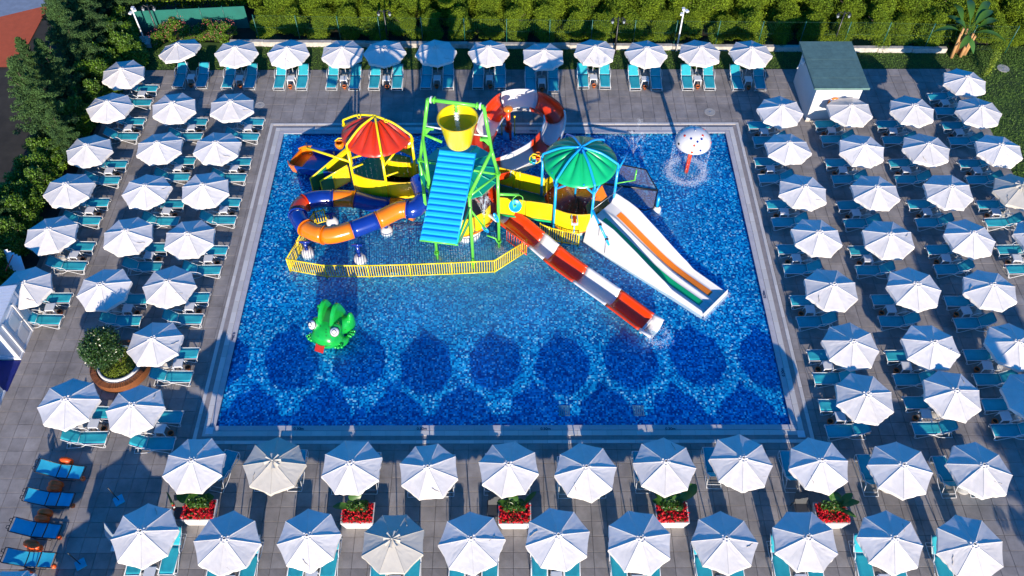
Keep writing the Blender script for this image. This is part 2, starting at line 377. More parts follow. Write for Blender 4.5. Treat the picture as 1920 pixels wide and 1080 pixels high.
# depth marks on the coping
def mark(px, py, rz, first=[None]):
    if first[0] is None:
        cu = bpy.data.curves.new('depth_mark', 'FONT'); cu.body = '0.30m'; cu.size = .17; cu.align_x = 'CENTER'; cu.align_y = 'CENTER'; cu.extrude = .001; cu.offset = .004
        t = bpy.data.objects.new('tmp', cu); COL.objects.link(t); bpy.context.view_layer.update()
        me = bpy.data.meshes.new_from_object(t.evaluated_get(bpy.context.evaluated_depsgraph_get())); bpy.data.objects.remove(t)
        me.materials.clear(); me.materials.append(M['letter']); first[0] = me
    o = bpy.data.objects.new('depth_mark', first[0]); COL.objects.link(o); p = A(px, py, .019); o.location = (p[0], p[1], .019); o.rotation_euler = (0, 0, rz); o.parent = cop
for px in (560, 791, 1023, 1257): mark(px, 804, 0)
for px in (824, 1000, 1183): mark(px, 245.5, math.pi)
for (px, py) in ((437, 631),): mark(px, py, -R(90))
for (px, py) in ((1433, 552), (1468, 698)): mark(px, py, R(90))
# two grates in the pool floor
for i, (px, py) in enumerate(((1058, 770), (1197, 770))):
    q = MB(); p = A(px, py, FLOOR)
    for k in range(6): q.box((p[0] - .2 + k * .08, p[1], FLOOR + .012), (.05, .44, .02))
    q.box((p[0], p[1] - .23, FLOOR + .011), (.5, .03, .024)); q.box((p[0], p[1] + .23, FLOOR + .011), (.5, .03, .024))
    tag(q.build('floor_grate', 'steel'), ('pale square grate in the pool floor near its front edge, the left one', 'pale square grate in the pool floor near its front edge, the right one')[i], 'floor grate', 'grates in the pool floor')

# pavers: 60 cm squares, joints recessed. The 300 nearest are objects, the rest one mesh
deck = tag(empty('deck'), kind='structure')
OX, OY, T = .08, .08, .6
def on_deck(x, y):
    if not (-22.3 < x < 25.7 and -1.5 < y < 39.7): return False
    if y > 39.4: return False
    if PX0 - .9 < x < PX1 + .9 and PY0 - .9 < y < PY1 + .9: return False
    if x > 25.0 and y > 32: return y < 39
    return True
cells = []
for i in range(-40, 45):
    for j in range(-3, 67):
        x = OX + (i + .5) * T; y = OY + (j + .5) * T
        if on_deck(x, y): cells.append((y, x))
cells.sort(key=lambda c: (c[0] < 9.3, c[0]))
tm = MB(); hw = T / 2 - .007
def tile_mesh(bb, x, y, z=0., tx=0, ty=0):
    vs = []
    for (hh, zz) in ((hw, -.03), (hw, -.004), (hw - .006, 0)):
        for (a, c) in ((-1, -1), (1, -1), (1, 1), (-1, 1)): vs.append((x + a * hh, y + c * hh, z + zz + (tx * a + ty * c if zz > -.01 else 0)))
    fs = [(8, 9, 10, 11)]
    for k in range(4):
        k2 = (k + 1) % 4; fs += [(k, k2, 4 + k2, 4 + k), (4 + k, 4 + k2, 8 + k2, 8 + k)]
    bb.add(vs, fs)
proto_tile = None
for n_, (y, x) in enumerate(cells):
    if n_ < 300:
        if proto_tile is None:
            q = MB(); tile_mesh(q, 0, 0); proto_tile = q.build('paver', 'paver', off=np.zeros(3)); o = proto_tile
        else: o = proto_tile.copy(); COL.objects.link(o)
        o.location = (x, y, rng.uniform(-.002, .002)); o.parent = deck
    else:
        tile_mesh(tm, x, y, rng.uniform(-.002, .002), rng.uniform(-.001, .001), rng.uniform(-.001, .001))
# cut pavers that close the gap to the pool bands
xa, xb, ya, yb = PX0 - .85, PX1 + .85, PY0 - .85, PY1 + .85
def strip(x0, x1, y0, y1):
    def cuts(a, c, o_):
        ks = [a] + [o_ + k * T for k in range(-80, 90) if a + .05 < o_ + k * T < c - .05] + [c]; return ks
    X = cuts(x0, x1, OX); Y = cuts(y0, y1, OY)
    for i in range(len(X) - 1):
        for j in range(len(Y) - 1):
            tm.box(((X[i] + X[i + 1]) / 2, (Y[j] + Y[j + 1]) / 2, -.0152), (X[i + 1] - X[i] - .014, Y[j + 1] - Y[j] - .014, .03))
gx0 = max(OX + i * T for i in range(-40, 45) if OX + (i - .5) * T < PX0 - .9 and not PX0 - .9 < OX + (i - .5) * T) ; 
left_edge = max(x for y, x in cells if x < PX0 - .9 and PY0 < y < PY1) + .3; right_edge = min(x for y, x in cells if x > PX1 + .9 and PY0 < y < PY1) - .3
low_edge = max(y for y, x in cells if y < PY0 - .9 and -5 < x < 5) + .3; top_edge = min(y for y, x in cells if y > PY1 + .9 and -5 < x < 5) - .3
strip(left_edge, xa, low_edge, top_edge); strip(xb, right_edge, low_edge, top_edge); strip(xa, xb, low_edge, ya); strip(xa, xb, yb, top_edge)
o = tm.build('pavers', 'paver', deck); o['kind'] = 'stuff'

# lawn
def patch(name, quad, z, m):
    b = MB(); b.add([(x, y, z) for x, y in quad], [tuple(range(len(quad)))]); return tag(b.build(name, m), kind='structure')
patch('lawn', [(-22.4, 39.72), (25.9, 39.72), (25.9, 41.9), (-22.4, 42.3)], -.03, 'grass')
patch('side_lawn', [(25.9, 20), (60, 20), (60, 41.2), (25.9, 41.9)], -.034, 'grass')
patch('lawn_edge', [(25.9, 30.9), (25.0, 30.9), (25.0, 39.72), (25.9, 39.72)], -.026, 'grass')
n = 60000
gx = rng.uniform(-21.5, 36, n); gy = rng.uniform(39.7, 41.8, n)
k = rng.random(n) < .55; gx[k] = rng.uniform(25.8, 36, k.sum()); gy[k] = rng.uniform(27, 41.3, k.sum())
P = np.stack([gx, gy, np.full(n, 0.0)], 1); v, f = leaves(P, .11, up=.2, aspect=.22)
tag(npmesh('grass', v, f, 'grass_blade'), 'short mown grass of the lawns beyond the deck', 'grass', kind='stuff')
# low wall behind the lawn, in lengths
kw = empty('low_wall', A(950, 88, 0), 0, 'long low pale concrete wall behind the lawn at the foot of the fence', 'wall')
xs = np.arange(-16.5, 24.5, 2.0); m_ = None
for i, x in enumerate(xs):
    y = 42.0 - (x + 16) * .019; q = MB(); q.box((x + 1, y, .09), (1.985, .24, .38)); q.build('wall_block', 'kerb', kw)
# manhole covers
for (px, py, r, lb) in ((1331, 210, .30, 'pale round manhole cover in the paving behind the pool, right of its middle'), (487, 197, .27, 'pale round manhole cover in the paving left behind the pool corner'), (1881, 128, .34, 'pale round manhole cover in the right-hand lawn')):
    p = A(px, py, 0); t = empty('manhole_cover', (p[0], p[1], .003), 0, lb, 'manhole cover')
    q = MB(); q.lathe([(r, -.02), (r, .008), (r - .04, .012), (r - .045, .006), (.001, .008)], (p[0], p[1], 0), 28, False); q.build('cover', 'base_stone', t)
    q = MB(); q.lathe([(.05, .0085), (.05, .016), (.001, .017)], (p[0], p[1], 0), 10, False); q.build('lifting_key', 'steel', t)
for (px, py, lb) in ((393, 808, 'left'), (1502, 814, 'right')):
    p = A(px, py, 0); q = MB(); q.box((p[0], p[1], .012), (.30, .30, .03)); q.box((p[0] - .0, p[1], .030), (.20, .02, .006)); q.box((p[0], p[1], .031), (.02, .2, .0085))
    tag(q.build('access_cover', 'white_plastic'), 'small white square access cover outside the front %s corner of the pool' % lb, 'access cover')

# ------------------------------------------------------------ parasols
RC, ZA, ZR = 1.18, 1.95, 1.57
def canopy_part(root, m, seed, crumple=0., flower=False, tears=1):
    r_ = np.random.default_rng(seed); n_r = 7; n_a = 6; vs = []; fs = []; N = 8 * n_a
    vj = r_.uniform(-.02, .02, 8); lim = r_.uniform(-.03, .03, 8)
    for i in range(n_r + 1):
        t = i / n_r
        for k in range(N):
            s_ = k // n_a; u = (k % n_a) / n_a; a0 = s_ * math.pi / 4; a = a0 + u * math.pi / 4
            rad = (RC + vj[s_] * (1 - u) + vj[(s_ + 1) % 8] * u)
            chord = math.cos(math.pi / 8) / math.cos(u * math.pi / 4 - math.pi / 8); bow = 4 * u * (1 - u)
            rr = t * rad * chord * (1 - .022 * bow * t)
            zz = ZA - (ZA - ZR) * t + t * (lim[s_] * (1 - u) + lim[(s_ + 1) % 8] * u) - .009 * bow * math.sin(math.pi * t)
            if crumple and s_ in (5, 6): zz += crumple * math.sin(t * 40 + u * 5) * .5 * bow * t
            zz += r_.normal() * .0022
            vs.append((rr * math.cos(a), rr * math.sin(a), zz))
    for i in range(n_r):
        for k in range(N):
            k2 = (k + 1) % N
            if i == 0: fs.append((k, (n_r and N + k), N + k2)) ; continue
            fs.append((i * N + k, (i + 1) * N + k, (i + 1) * N + k2, i * N + k2))
    b = MB(); b.add(vs, fs, False); o = b.build('canopy', m, root, off=np.zeros(3))
    # valance
    vs = []; fs = []; h = .155
    for k in range(N):
        x, y, z = b.v[n_r * N + k]; vs.append((x, y, z)); u = (k % n_a) / n_a
        out = 1.0 + r_.uniform(-.012, .02); vs.append((x * out, y * out, z - h + .02 * math.sin(k * 2.6) + (.012 if k % n_a == 0 else 0)))
    for k in range(N):
        k2 = (k + 1) % N; fs.append((2 * k, 2 * k + 1, 2 * k2 + 1, 2 * k2))
    MB().add(vs, fs, False).build('valance', m, root, off=np.zeros(3))
    # seams over the ribs
    q = MB()
    for s_ in range(8):
        pts = [V3(b.v[i * N + s_ * n_a]) + (0, 0, .006) for i in range(1, n_r + 1)]
        q.tube(pts, .0085, 4, caps=False)
    q.build('seam', m, root, off=np.zeros(3))
    # cap
    q = MB(); 
    if flower:
        for k in range(8):
            a = k * math.pi / 4 + .2; c, s2 = math.cos(a), math.sin(a); px_, py_ = -s2, c; w2 = .085
            q.add([(.03 * c, .03 * s2, ZA + .07), (.31 * c + px_ * w2, .31 * s2 + py_ * w2, ZA - .02), (.31 * c, .31 * s2, ZA + .055), (.31 * c - px_ * w2, .31 * s2 - py_ * w2, ZA - .02)], [(0, 1, 2), (0, 2, 3)])
        q.sphere((0, 0, ZA + .08), .035, 8, 5)
    else:
        for k in range(8):
            a = k * math.pi / 4 + r_.uniform(-.1, .1); rr = r_.uniform(.11, .15)
            q.sphere((rr * math.cos(a), rr * math.sin(a), ZA + .012 + r_.uniform(-.02, .01)), r_.uniform(.045, .06), 6, 4, sz=.55)
        q.lathe([(.13, -.01), (.09, .03), (.055, .05)], (0, 0, ZA), 12)
        q.tube([(.055 * math.cos(a), .055 * math.sin(a), ZA + .055) for a in np.linspace(0, 2 * math.pi, 13)[:-1]], .016, 5, closed=True)
    q.build('vent_cap', m, root, off=np.zeros(3))
    if tears:
        a = r_.uniform(0, 2 * math.pi); q = MB(); pts = []
        s_ = 5.5 + r_.uniform(-1.2, 1.2); a = s_ * math.pi / 4; t0 = r_.uniform(.55, .7)
        for k in range(7):
            t = t0 + k * .035; aa = a + (k - 3) * .05 * r_.choice([1, 1, 1]) + .02 * math.sin(k * 2)
            rr = t * RC * .95; pts.append((rr * math.cos(aa), rr * math.sin(aa), ZA - (ZA - ZR) * t + .0))
        q.tube(pts, .011, 4); q.build('tie_strap', 'strap', root, off=np.zeros(3))
def make_parasol(m, seed, **kw_):
    r = empty('parasol', (0, 0, -50)); tag(r, 'x', 'parasol')
    canopy_part(r, m, seed, **kw_)
    q = MB(); q.tube([(0, 0, .02), (0, 0, ZA - .02)], .021, 8); q.build('pole', 'white_metal', r, off=np.zeros(3))
    q = MB()
    for s_ in range(8):
        a = s_ * math.pi / 4; q.tube([(.03 * math.cos(a), .03 * math.sin(a), ZA - .05), (.98 * RC * math.cos(a), .98 * RC * math.sin(a), ZR - .012)], .008, 4)
        q.tube([(.03 * math.cos(a), .03 * math.sin(a), ZA - .45), (.55 * RC * math.cos(a), .55 * RC * math.sin(a), ZA - .30)], .007, 4)
    q.build('rib_frame', 'white_metal', r, off=np.zeros(3))
    q = MB(); q.lathe([(.27, .0), (.27, .05), (.24, .085), (.05, .10), (.035, .22), (.001, .22)], (0, 0, 0), 20); q.build('base', 'base_stone', r, off=np.zeros(3))
    return r
PROT = [make_parasol('canvas', 10 + i, tears=(i != 2)) for i in range(5)]
P_CRM = make_parasol('cream_canvas', 31, flower=True); P_CRUM = make_parasol('canvas', 33, crumple=.05)
protos = PROT + [P_CRM, P_CRUM]

# ------------------------------------------------------------ sun loungers, tables, pots  (local +X = foot end)
def make_lounger(seed, steep=43):
    r = empty('sun_lounger', (0, 0, -50)); tag(r, 'x', 'sun lounger'); wd = .27; zs = .33; xf, xh = .62, -.48; bl = .68; z0 = np.zeros(3)
    rr = np.random.default_rng(seed); an = R(steep); ex, ez = xh - bl * math.cos(an), zs + bl * math.sin(an)
    def sheet(a, b_, sag, n_=8):
        vs = []; fs = []
        for i in range(n_ + 1):
            t = i / n_; x = a[0] + (b_[0] - a[0]) * t; z = a[1] + (b_[1] - a[1]) * t
            for j in range(5):
                u = j / 4 - .5; rnd = 1 - .18 * max(0, (t - .86) / .14) ** 2
                vs.append((x, 2 * u * wd * rnd, z - sag * (1 - 4 * u * u) * math.sin(math.pi * min(1, t + .1)) + rr.normal() * .0015))
        o_ = (n_ + 1) * 5; vs += [(q[0], q[1], q[2] - .012) for q in vs]
        for i in range(n_):
            for j in range(4):
                k = i * 5 + j; fs += [(k, k + 5, k + 6, k + 1), (o_ + k + 1, o_ + k + 6, o_ + k + 5, o_ + k)]
            fs += [(i * 5, o_ + i * 5, o_ + i * 5 + 5, i * 5 + 5), (i * 5 + 4, i * 5 + 9, o_ + i * 5 + 9, o_ + i * 5 + 4)]
        fs += [(0, 1, o_ + 1, o_), (1, 2, o_ + 2, o_ + 1), (2, 3, o_ + 3, o_ + 2), (3, 4, o_ + 4, o_ + 3)]
        e = n_ * 5; fs += [(e + j + 1, e + j, o_ + e + j, o_ + e + j + 1) for j in range(4)]
        return MB().add(vs, fs, True)
    sheet((xh + .01, zs), (xf, zs - .02), .02).build('seat', 'turquoise', r, off=z0)
    sheet((xh, zs), (ex, ez), .015).build('backrest', 'turquoise', r, off=z0)
    fr = MB()
    for s_ in (-1, 1):
        y = s_ * (wd + .015); fr.tube([(xh, y, zs), (xf, y, zs - .02)], .014, 6); fr.tube([(xh, y, zs), (ex, y * .98, ez - .01)], .014, 6)
    fr.tube([(xf, -wd - .015, zs - .02), (xf, wd + .015, zs - .02)], .014, 6); fr.tube([(xh, -wd - .015, zs - .012), (xh, wd + .015, zs - .012)], .014, 6)
    fr.build('frame', 'white_metal', r, off=z0)
    fl = MB(); y = wd + .035
    for s_ in (-1, 1):
        fl.tube(smoothpath([(-.30, s_ * y, zs + .02), (-.05, s_ * y, zs - .07), (.30, s_ * y, .10), (.47, s_ * y, .03), (.58, s_ * y, .10), (xf, s_ * y, zs - .02)], 4), .013, 5)
    fl.tube([(.47, -y, .03), (.47, y, .03)], .013, 5); fl.build('front_leg', 'white_metal', r, off=z0)
    rl = MB()
    for s_ in (-1, 1):
        rl.tube(smoothpath([(-.10, s_ * y, zs), (-.45, s_ * y, .12), (-1.02, s_ * y * .9, .02)], 4), .013, 5); rl.tube([(-.86, s_ * y * .85, .05), (xh - .2, s_ * y * .85, zs + .22)], .011, 5)
    rl.tube([(-1.02, -y * .9, .02), (-1.02, y * .9, .02)], .013, 5); rl.tube([(-.86, -y * .85, .05), (-.86, y * .85, .05)], .011, 5); rl.build('rear_leg', 'white_metal', r, off=z0)
    for s_ in (-1, 1):
        ar = MB(); y2 = wd + .05
        ar.tube(smoothpath([(-.18, s_ * y2, zs), (-.24, s_ * y2, zs + .14), (-.42, s_ * (y2 + .01), zs + .24), (-.66, s_ * (y2 + .01), zs + .26), (-.78, s_ * y2, zs + .2)], 4), .013, 5); ar.build('armrest', 'white_metal', r, off=z0)
    return r
LOUN = [make_lounger(1, 40), make_lounger(2, 44)]; LOUN_A = make_lounger(3, 52); LOUN_T = make_lounger(4, 30)
def make_table():
    r = empty('side_table', (0, 0, -50)); tag(r, 'x', 'side table'); z0 = np.zeros(3)
    q = MB(); q.box((0, 0, .405), (.41, .41, .03)); q.box((0, 0, .424), (.37, .37, .008)); q.box((0, 0, .375), (.39, .39, .03), top=1.02); q.build('table_top', 'white_plastic', r, off=z0)
    for a in (-1, 1):
        for c in (-1, 1):
            q = MB(); q.tube([(a * .17, c * .17, .38), (a * .215, c * .215, 0)], [.03, .018], 6); q.build('leg', 'white_plastic', r, off=z0)
    return r
def make_pot():
    r = empty('ash_pot', (0, 0, -50)); tag(r, 'x', 'pot'); z0 = np.zeros(3)
    q = MB(); q.lathe([(.001, 0), (.075, 0), (.105, .15), (.125, .15), (.125, .20), (.105, .20), (.10, .15)], (0, 0, 0), 16); q.build('pot_body', 'terracotta', r, off=z0)
    q = MB(); q.lathe([(.10, .15), (.001, .155)], (0, 0, 0), 12); q.build('sand_fill', 'sand', r, off=z0); return r
TAB, POT = make_table(), make_pot(); protos += LOUN + [LOUN_A, LOUN_T, TAB, POT]

ORD = ['', 'first', 'second', 'third', 'fourth', 'fifth', 'sixth', 'seventh', 'eighth', 'ninth', 'tenth', 'eleventh', 'twelfth']
CNT = [0]
def place_parasol(px, py, label, kind=None, tilt=None, z=None):
    x, y, _ = A(px, py, ZA); CNT[0] += 1
    pr_ = P_CRM if kind == 'cream' else P_CRUM if kind == 'crumpled' else PROT[CNT[0] % 5]
    o = dup(pr_, (x, y, 0.0), rng.uniform(0, 2 * math.pi) if kind != 'crumpled' else R(8), label, 'white parasols on the pool deck')
    s_ = rng.uniform(.985, 1.02); o.scale = (s_, s_, 1); o.rotation_euler = (R(rng.normal(0, .9)), R(rng.normal(0, .9)), o.rotation_euler.z)
    if tilt:
        for c in o.children:
            if not c.name.startswith('base'): c.rotation_euler = tilt
    return x, y
def lounger(x, y, rz, label, pr_=None):
    o = dup(pr_ or LOUN[int(rng.integers(2))], (x + rng.uniform(-.03, .03), y + rng.uniform(-.02, .02), 0), rz + R(rng.uniform(-2, 2)), label, 'turquoise sun loungers on the deck'); return o
def side_set(x, y, dirn, D):
    """parasol at x,y; feet towards dirn (+1/-1 along X)"""
    rz = 0 if dirn > 0 else math.pi; yc = y - .28; xc = x + dirn * .72
    lounger(xc, yc + .62, rz, 'turquoise lounger beyond its table, ' + D); lounger(xc - dirn * .03, yc - .56, rz, 'turquoise lounger nearer than its table, ' + D)
    dup(TAB, (x + dirn * .62, yc + .06, 0), R(rng.uniform(-6, 6)), 'square white plastic side table, ' + D, 'white side tables between loungers')
    dup(POT, (x + dirn * .99, yc - .02 + rng.uniform(-.03, .03), 0), rng.uniform(0, 6), 'small terracotta ash pot, ' + D, 'terracotta pots beside the tables')

# back row, heads to the lawn
back = [(339, 86), (440, 88), (538, 89), (639, 89), (720, 89), (817, 88), (917, 88), (1017, 94), (1115.5, 87), (1214, 90), (1314, 89), (1411, 90)]
for i, (px, py) in enumerate(back):
    D = 'back row by the lawn, %s from left' % ORD[i + 1]
    x, y = place_parasol(px, py, 'white parasol, ' + D, tilt=(R(0), R(-9), 0) if i == 0 else None)
    if i == 0: x += .25
    for s_, nm in ((-1, 'left'), (1, 'right')): lounger(x + s_ * .62, y - .82, R(-90), 'turquoise lounger %s of its pole, %s' % (nm, D), LOUN_T)
    dup(TAB, (x, y - .70, 0), 0, 'square white side table, ' + D, 'white side tables between loungers')
    dup(POT, (x + rng.uniform(-.04, .06), y - 1.12, 0), 0, 'small terracotta ash pot, ' + D, 'terracotta pots beside the tables')
# left deck
LEFT = [(1, 1, 227, 128), (2, 1, 199.5, 191), (2, 2, 321, 191), (2, 3, 430, 191), (3, 1, 161, 272), (3, 2, 294, 266), (3, 3, 402, 267), (4, 1, 122.5, 346), (4, 2, 270, 347.5), (4, 3, 380, 345),
        (5, 1, 89.5, 429.5), (5, 2, 234.5, 431), (5, 3, 349, 437), (6, 1, 41, 529), (6, 2, 191, 531), (6, 3, 311, 527.5), (7, 3, 286, 635), (8, 2, 120, 749.5), (8, 3, 249, 759)]
colname = {1: 'column by the hedge', 2: 'middle column', 3: 'poolside column'}
for (r_, c_, px, py) in LEFT:
    D = 'left deck, %s row from back, %s' % (ORD[r_], colname[c_]); x, y = place_parasol(px, py, 'white parasol, ' + D); side_set(x, y, 1, D)
# right deck
RIGHT = [(1, 4, 1814, 144), (2, 1, 1467.5, 198), (2, 2, 1597, 196), (2, 3, 1715, 197), (2, 4, 1842.5, 199), (3, 1, 1481, 268), (3, 2, 1620, 270), (3, 3, 1742, 270), (3, 4, 1879, 271),
         (4, 1, 1509, 349), (4, 2, 1647, 350.5), (4, 3, 1784, 349), (4, 4, 1917, 349), (5, 1, 1534, 435.5), (5, 2, 1672.5, 437.5), (5, 3, 1822.5, 436), (5, 4, 1960, 436),
         (6, 1, 1562.5, 532.5), (6, 2, 1719, 532), (6, 3, 1864, 535), (7, 1, 1599, 639), (7, 2, 1751, 640), (7, 3, 1907.5, 639), (8, 1, 1625, 736), (8, 2, 1791, 731), (8, 3, 1945, 735)]
rcol = {1: 'poolside column', 2: 'second column from pool', 3: 'third column from pool', 4: 'outermost column'}
for (r_, c_, px, py) in RIGHT:
    D = 'right deck, %s row from back, %s' % (ORD[r_], rcol[c_]); k = 'cream' if (r_, c_) == (4, 4) else None
    x, y = place_parasol(px, py, ('cream parasol with pleated star cap, ' if k else 'white parasol, ') + D, k); side_set(x, y, -1, D)
# the two front rows
FA = [(358, 864), (507, 863), (656, 868), (804, 872.5), (954, 869.5), (1099.5, 875.5), (1247.5, 866), (1390, 857.5), (1541, 864), (1696, 872), (1845, 875)]
for i, (px, py) in enumerate(FA):
    D = 'row in front of the pool, %s from left' % ORD[i + 1]; k = 'cream' if i == 1 else 'crumpled' if i in (5, 8) else None
    x, y = place_parasol(px, py, {'cream': 'cream parasol with pleated star cap, ', 'crumpled': 'white parasol with creased canopy, ', None: 'white parasol, '}[k] + D, k)
    ry = y + .62; rz = [R(78), None][0] if i == 0 else R(90)
    for s_, nm in ((-1, 'left'), (1, 'right')): lounger(x + s_ * .62 - .06 + (.18 if i == 0 and s_ > 0 else 0), ry, rz, 'turquoise lounger %s of its pole, %s' % (nm, D), LOUN_A)
    dup(TAB, (x - .02, y + .62, 0), 0, 'square white side table, ' + D, 'white side tables between loungers')
FB = [(266, 994), (417, 1010), (576, 1002.5), (735, 1010), (885, 1010), (1045.5, 1002.5), (1200.5, 1009), (1363, 1011), (1515, 1007.5), (1675, 1007.5), (1829, 1012.5)]
for i, (px, py) in enumerate(FB):
    D = 'nearest row along the bottom, %s from left' % ORD[i + 1]; k = 'cream' if i == 3 else None
    x, y = place_parasol(px, py, ('cream parasol with pleated star cap, ' if k else 'white parasol, ') + D, k, tilt=(R(3), R(4), 0) if i == 10 else None)
    for s_, nm in ((-1, 'left'), (1, 'right')): lounger(x + s_ * .60 - .02, y - .42, R(-90), 'turquoise lounger %s of its pole, %s' % (nm, D), LOUN_T)
    dup(TAB, (x, y - .98, 0), 0, 'square white side table, ' + D, 'white side tables between loungers')
    dup(POT, (x + .02, y - 1.36, 0), 0, 'small terracotta ash pot, ' + D, 'terracotta pots beside the tables')
dup(PROT[2], (A(5, 1127, ZA)[0], A(5, 1127, ZA)[1], 0), .3, 'white parasol cut off by the lower left corner of the photo', 'white parasols on the pool deck')
for (sx, sy) in ((228, 905), (112, 880), (172, 1022)):
    p = A(sx, sy, 0); dup(PROT[3], (p[0] + .55, p[1] - 5.7, 0), .4, 'white parasol standing out of view below the lower left corner', 'white parasols on the pool deck')

# ------------------------------------------------------------ play structure
def lerp(a, b, t): return tuple(a[i] + (b[i] - a[i]) * t for i in range(3))
def barrier(parent, a, b_, z0, z1, bulge=0., drop=0., m='yellow', name='barrier_panel', z0b=None, z1b=None):
    """curved plate from ground point a to b_, with a round rim tube as its sub-part"""
    a, b_ = V3((a[0], a[1], 0)), V3((b_[0], b_[1], 0)); d = b_ - a; nn = np.array([d[1], -d[0], 0]); nn /= np.linalg.norm(nn) + 1e-9
    z0b = z0 if z0b is None else z0b; z1b = z1 if z1b is None else z1b
    n_ = 8; top = []; bot = []
    for i in range(n_ + 1):
        t = i / n_; bw = 4 * t * (1 - t); base = a + d * t
        top.append(base + nn * bulge * bw * .7 + (0, 0, z1 + (z1b - z1) * t)); bot.append(base + nn * bulge * bw + (0, 0, z0 + (z0b - z0) * t - drop * bw))
    def grid(off):
        return [tuple(bot[i] + (top[i] - bot[i]) * (j / 3) + nn * (off + .05 * bulge * math.sin(j / 3 * math.pi))) for i in range(n_ + 1) for j in range(4)]
    f_ = [(i * 4 + j, (i + 1) * 4 + j, (i + 1) * 4 + j + 1, i * 4 + j + 1) for i in range(n_) for j in range(3)]
    q = MB(); q.add(grid(.015), f_, True); q.add(grid(-.015), [tuple(reversed(x)) for x in f_], True); p = q.build(name, m, parent)
    fr = MB(); loop = bot + top[::-1]; fr.tube(loop, .032, 6, closed=True)
    ins = [p_ + nn * .022 + np.array([0, 0, .09]) for p_ in bot[1:-1]] + [p_ + nn * .022 - np.array([0, 0, .09]) for p_ in top[-2:0:-1]]
    o = fr.build('panel_rim', 'yellow_dark' if m == 'yellow' else m, None, off=V3(parent.location)); o.parent = p
    gr = MB(); gr.tube(ins, .010, 4, closed=True); o = gr.build('panel_groove', 'yellow_dark' if m == 'yellow' else m, None, off=V3(parent.location)); o.parent = p
    return p
def hexpts(c, r, a0): return [(c[0] + r * math.cos(R(a0 + 60 * k)), c[1] + r * math.sin(R(a0 + 60 * k))) for k in range(6)]
def fluted(parent, c, r, zr, za, m, a0, a1, name, nfl=16, hole_r=.28, sag=.16):
    cols = nfl * 8; rows = 12; vs = []; full = a1 - a0 > 359
    cc = cols if full else cols + 1
    for side in (0, 1):
        for i in range(rows + 1):
            t = hole_r / r + (1 - hole_r / r) * i / rows
            for k in range(cc):
                a = R(a0 + (a1 - a0) * k / cols); fl = abs(math.sin(a * nfl / 2)); env = math.sin(math.pi * min(1, t * 1.02)) ** .8
                z = za - (za - zr) * (t ** 1.9) - .16 * env * (1 - fl) ** 1.4 - (.018 if side else 0)
                vs.append((c[0] + r * t * math.cos(a), c[1] + r * t * math.sin(a), z))
    fs = []; o_ = (rows + 1) * cc
    for i in range(rows):
        for k in range(cols):
            k2 = (k + 1) % cc; fs += [(i * cc + k, (i + 1) * cc + k, (i + 1) * cc + k2, i * cc + k2), (o_ + i * cc + k2, o_ + (i + 1) * cc + k2, o_ + (i + 1) * cc + k, o_ + i * cc + k)]
    for k in range(cols):
        k2 = (k + 1) % cc; e = rows * cc; fs.append((e + k, o_ + e + k, o_ + e + k2, e + k2))
    q = MB(); q.add(vs, fs, True); return q.build(name, m, parent)
def hex_tower(name, label, c, r, a0, zb, za, mpost, ribs, posts_to, cat='play tower'):
    root = empty(name, (c[0], c[1], FLOOR), 0, label, cat)
    pts = hexpts(c, r, a0)
    for k, (x, y) in enumerate(pts):
        if k not in ribs: continue
        zlow = posts_to.get(k, FLOOR)
        q = MB(); q.tube([(x, y, zlow), (x, y, zb - .25)], .065, 10); q.build('post', mpost, root)
        q = MB(); q.tube(smoothpath([(x, y, zb - .3), (x, y, zb - .02), (x + (c[0] - x) * .10, y + (c[1] - y) * .10, zb + .14), (x + (c[0] - x) * .5, y + (c[1] - y) * .5, zb + (za - zb) * .72 + .05), (c[0] + (x - c[0]) * .04, c[1] + (y - c[1]) * .04, za + .03)], 5), .055, 8); q.build('arch_rib', mpost, root)
        q = MB()
        for zz in (zb - .32, zb - .26): q.lathe([(.066, -.015), (.105, -.015), (.105, .015), (.066, .015)], (x, y, zz), 10, False)
        q.build('flange', mpost, root)
    q = MB(); q.sphere((c[0], c[1], za + .03), .09, 10, 6, sz=.7); q.build('crown_joint', mpost, root)
    return root, pts
def deck_plate(parent, poly, z, m, name='deck_plate', th=.12):
    q = MB(); q.prism(poly, z - th, z); return q.build(name, m, parent)

GC, RD, CC = (3.24, 28.60), (-6.37, 30.76), (-2.55, 28.35)
# --- green canopy tower
gt, gp = hex_tower('canopy_tower', 'play tower with round green fluted canopy on bright blue posts, beside the white slide', GC, 1.76, 228.7, 3.62, 4.35, 'post_blue', {0, 1, 2, 3, 4, 5}, {2: .6, 3: .6, 4: .6, 5: .6})
fluted(gt, GC, 1.72, 3.50, 4.30, 'green_canopy', 0, 360, 'canopy')
deck_plate(gt, hexpts(GC, 1.62, 228.7), .66, 'red_floor', th=.10)
q = MB(); q.lathe([(1.62, 0), (1.0, .10), (.12, .42), (.001, .44)], (GC[0], GC[1], .662), 24); q.build('spray_cone', 'red_floor', gt)
q = MB(); q.tube([(GC[0] - .1, GC[1] + .1, .8), (GC[0] - .1, GC[1] + .1, 2.6)], .05, 8); q.build('spray_pipe', 'post_blue', gt)
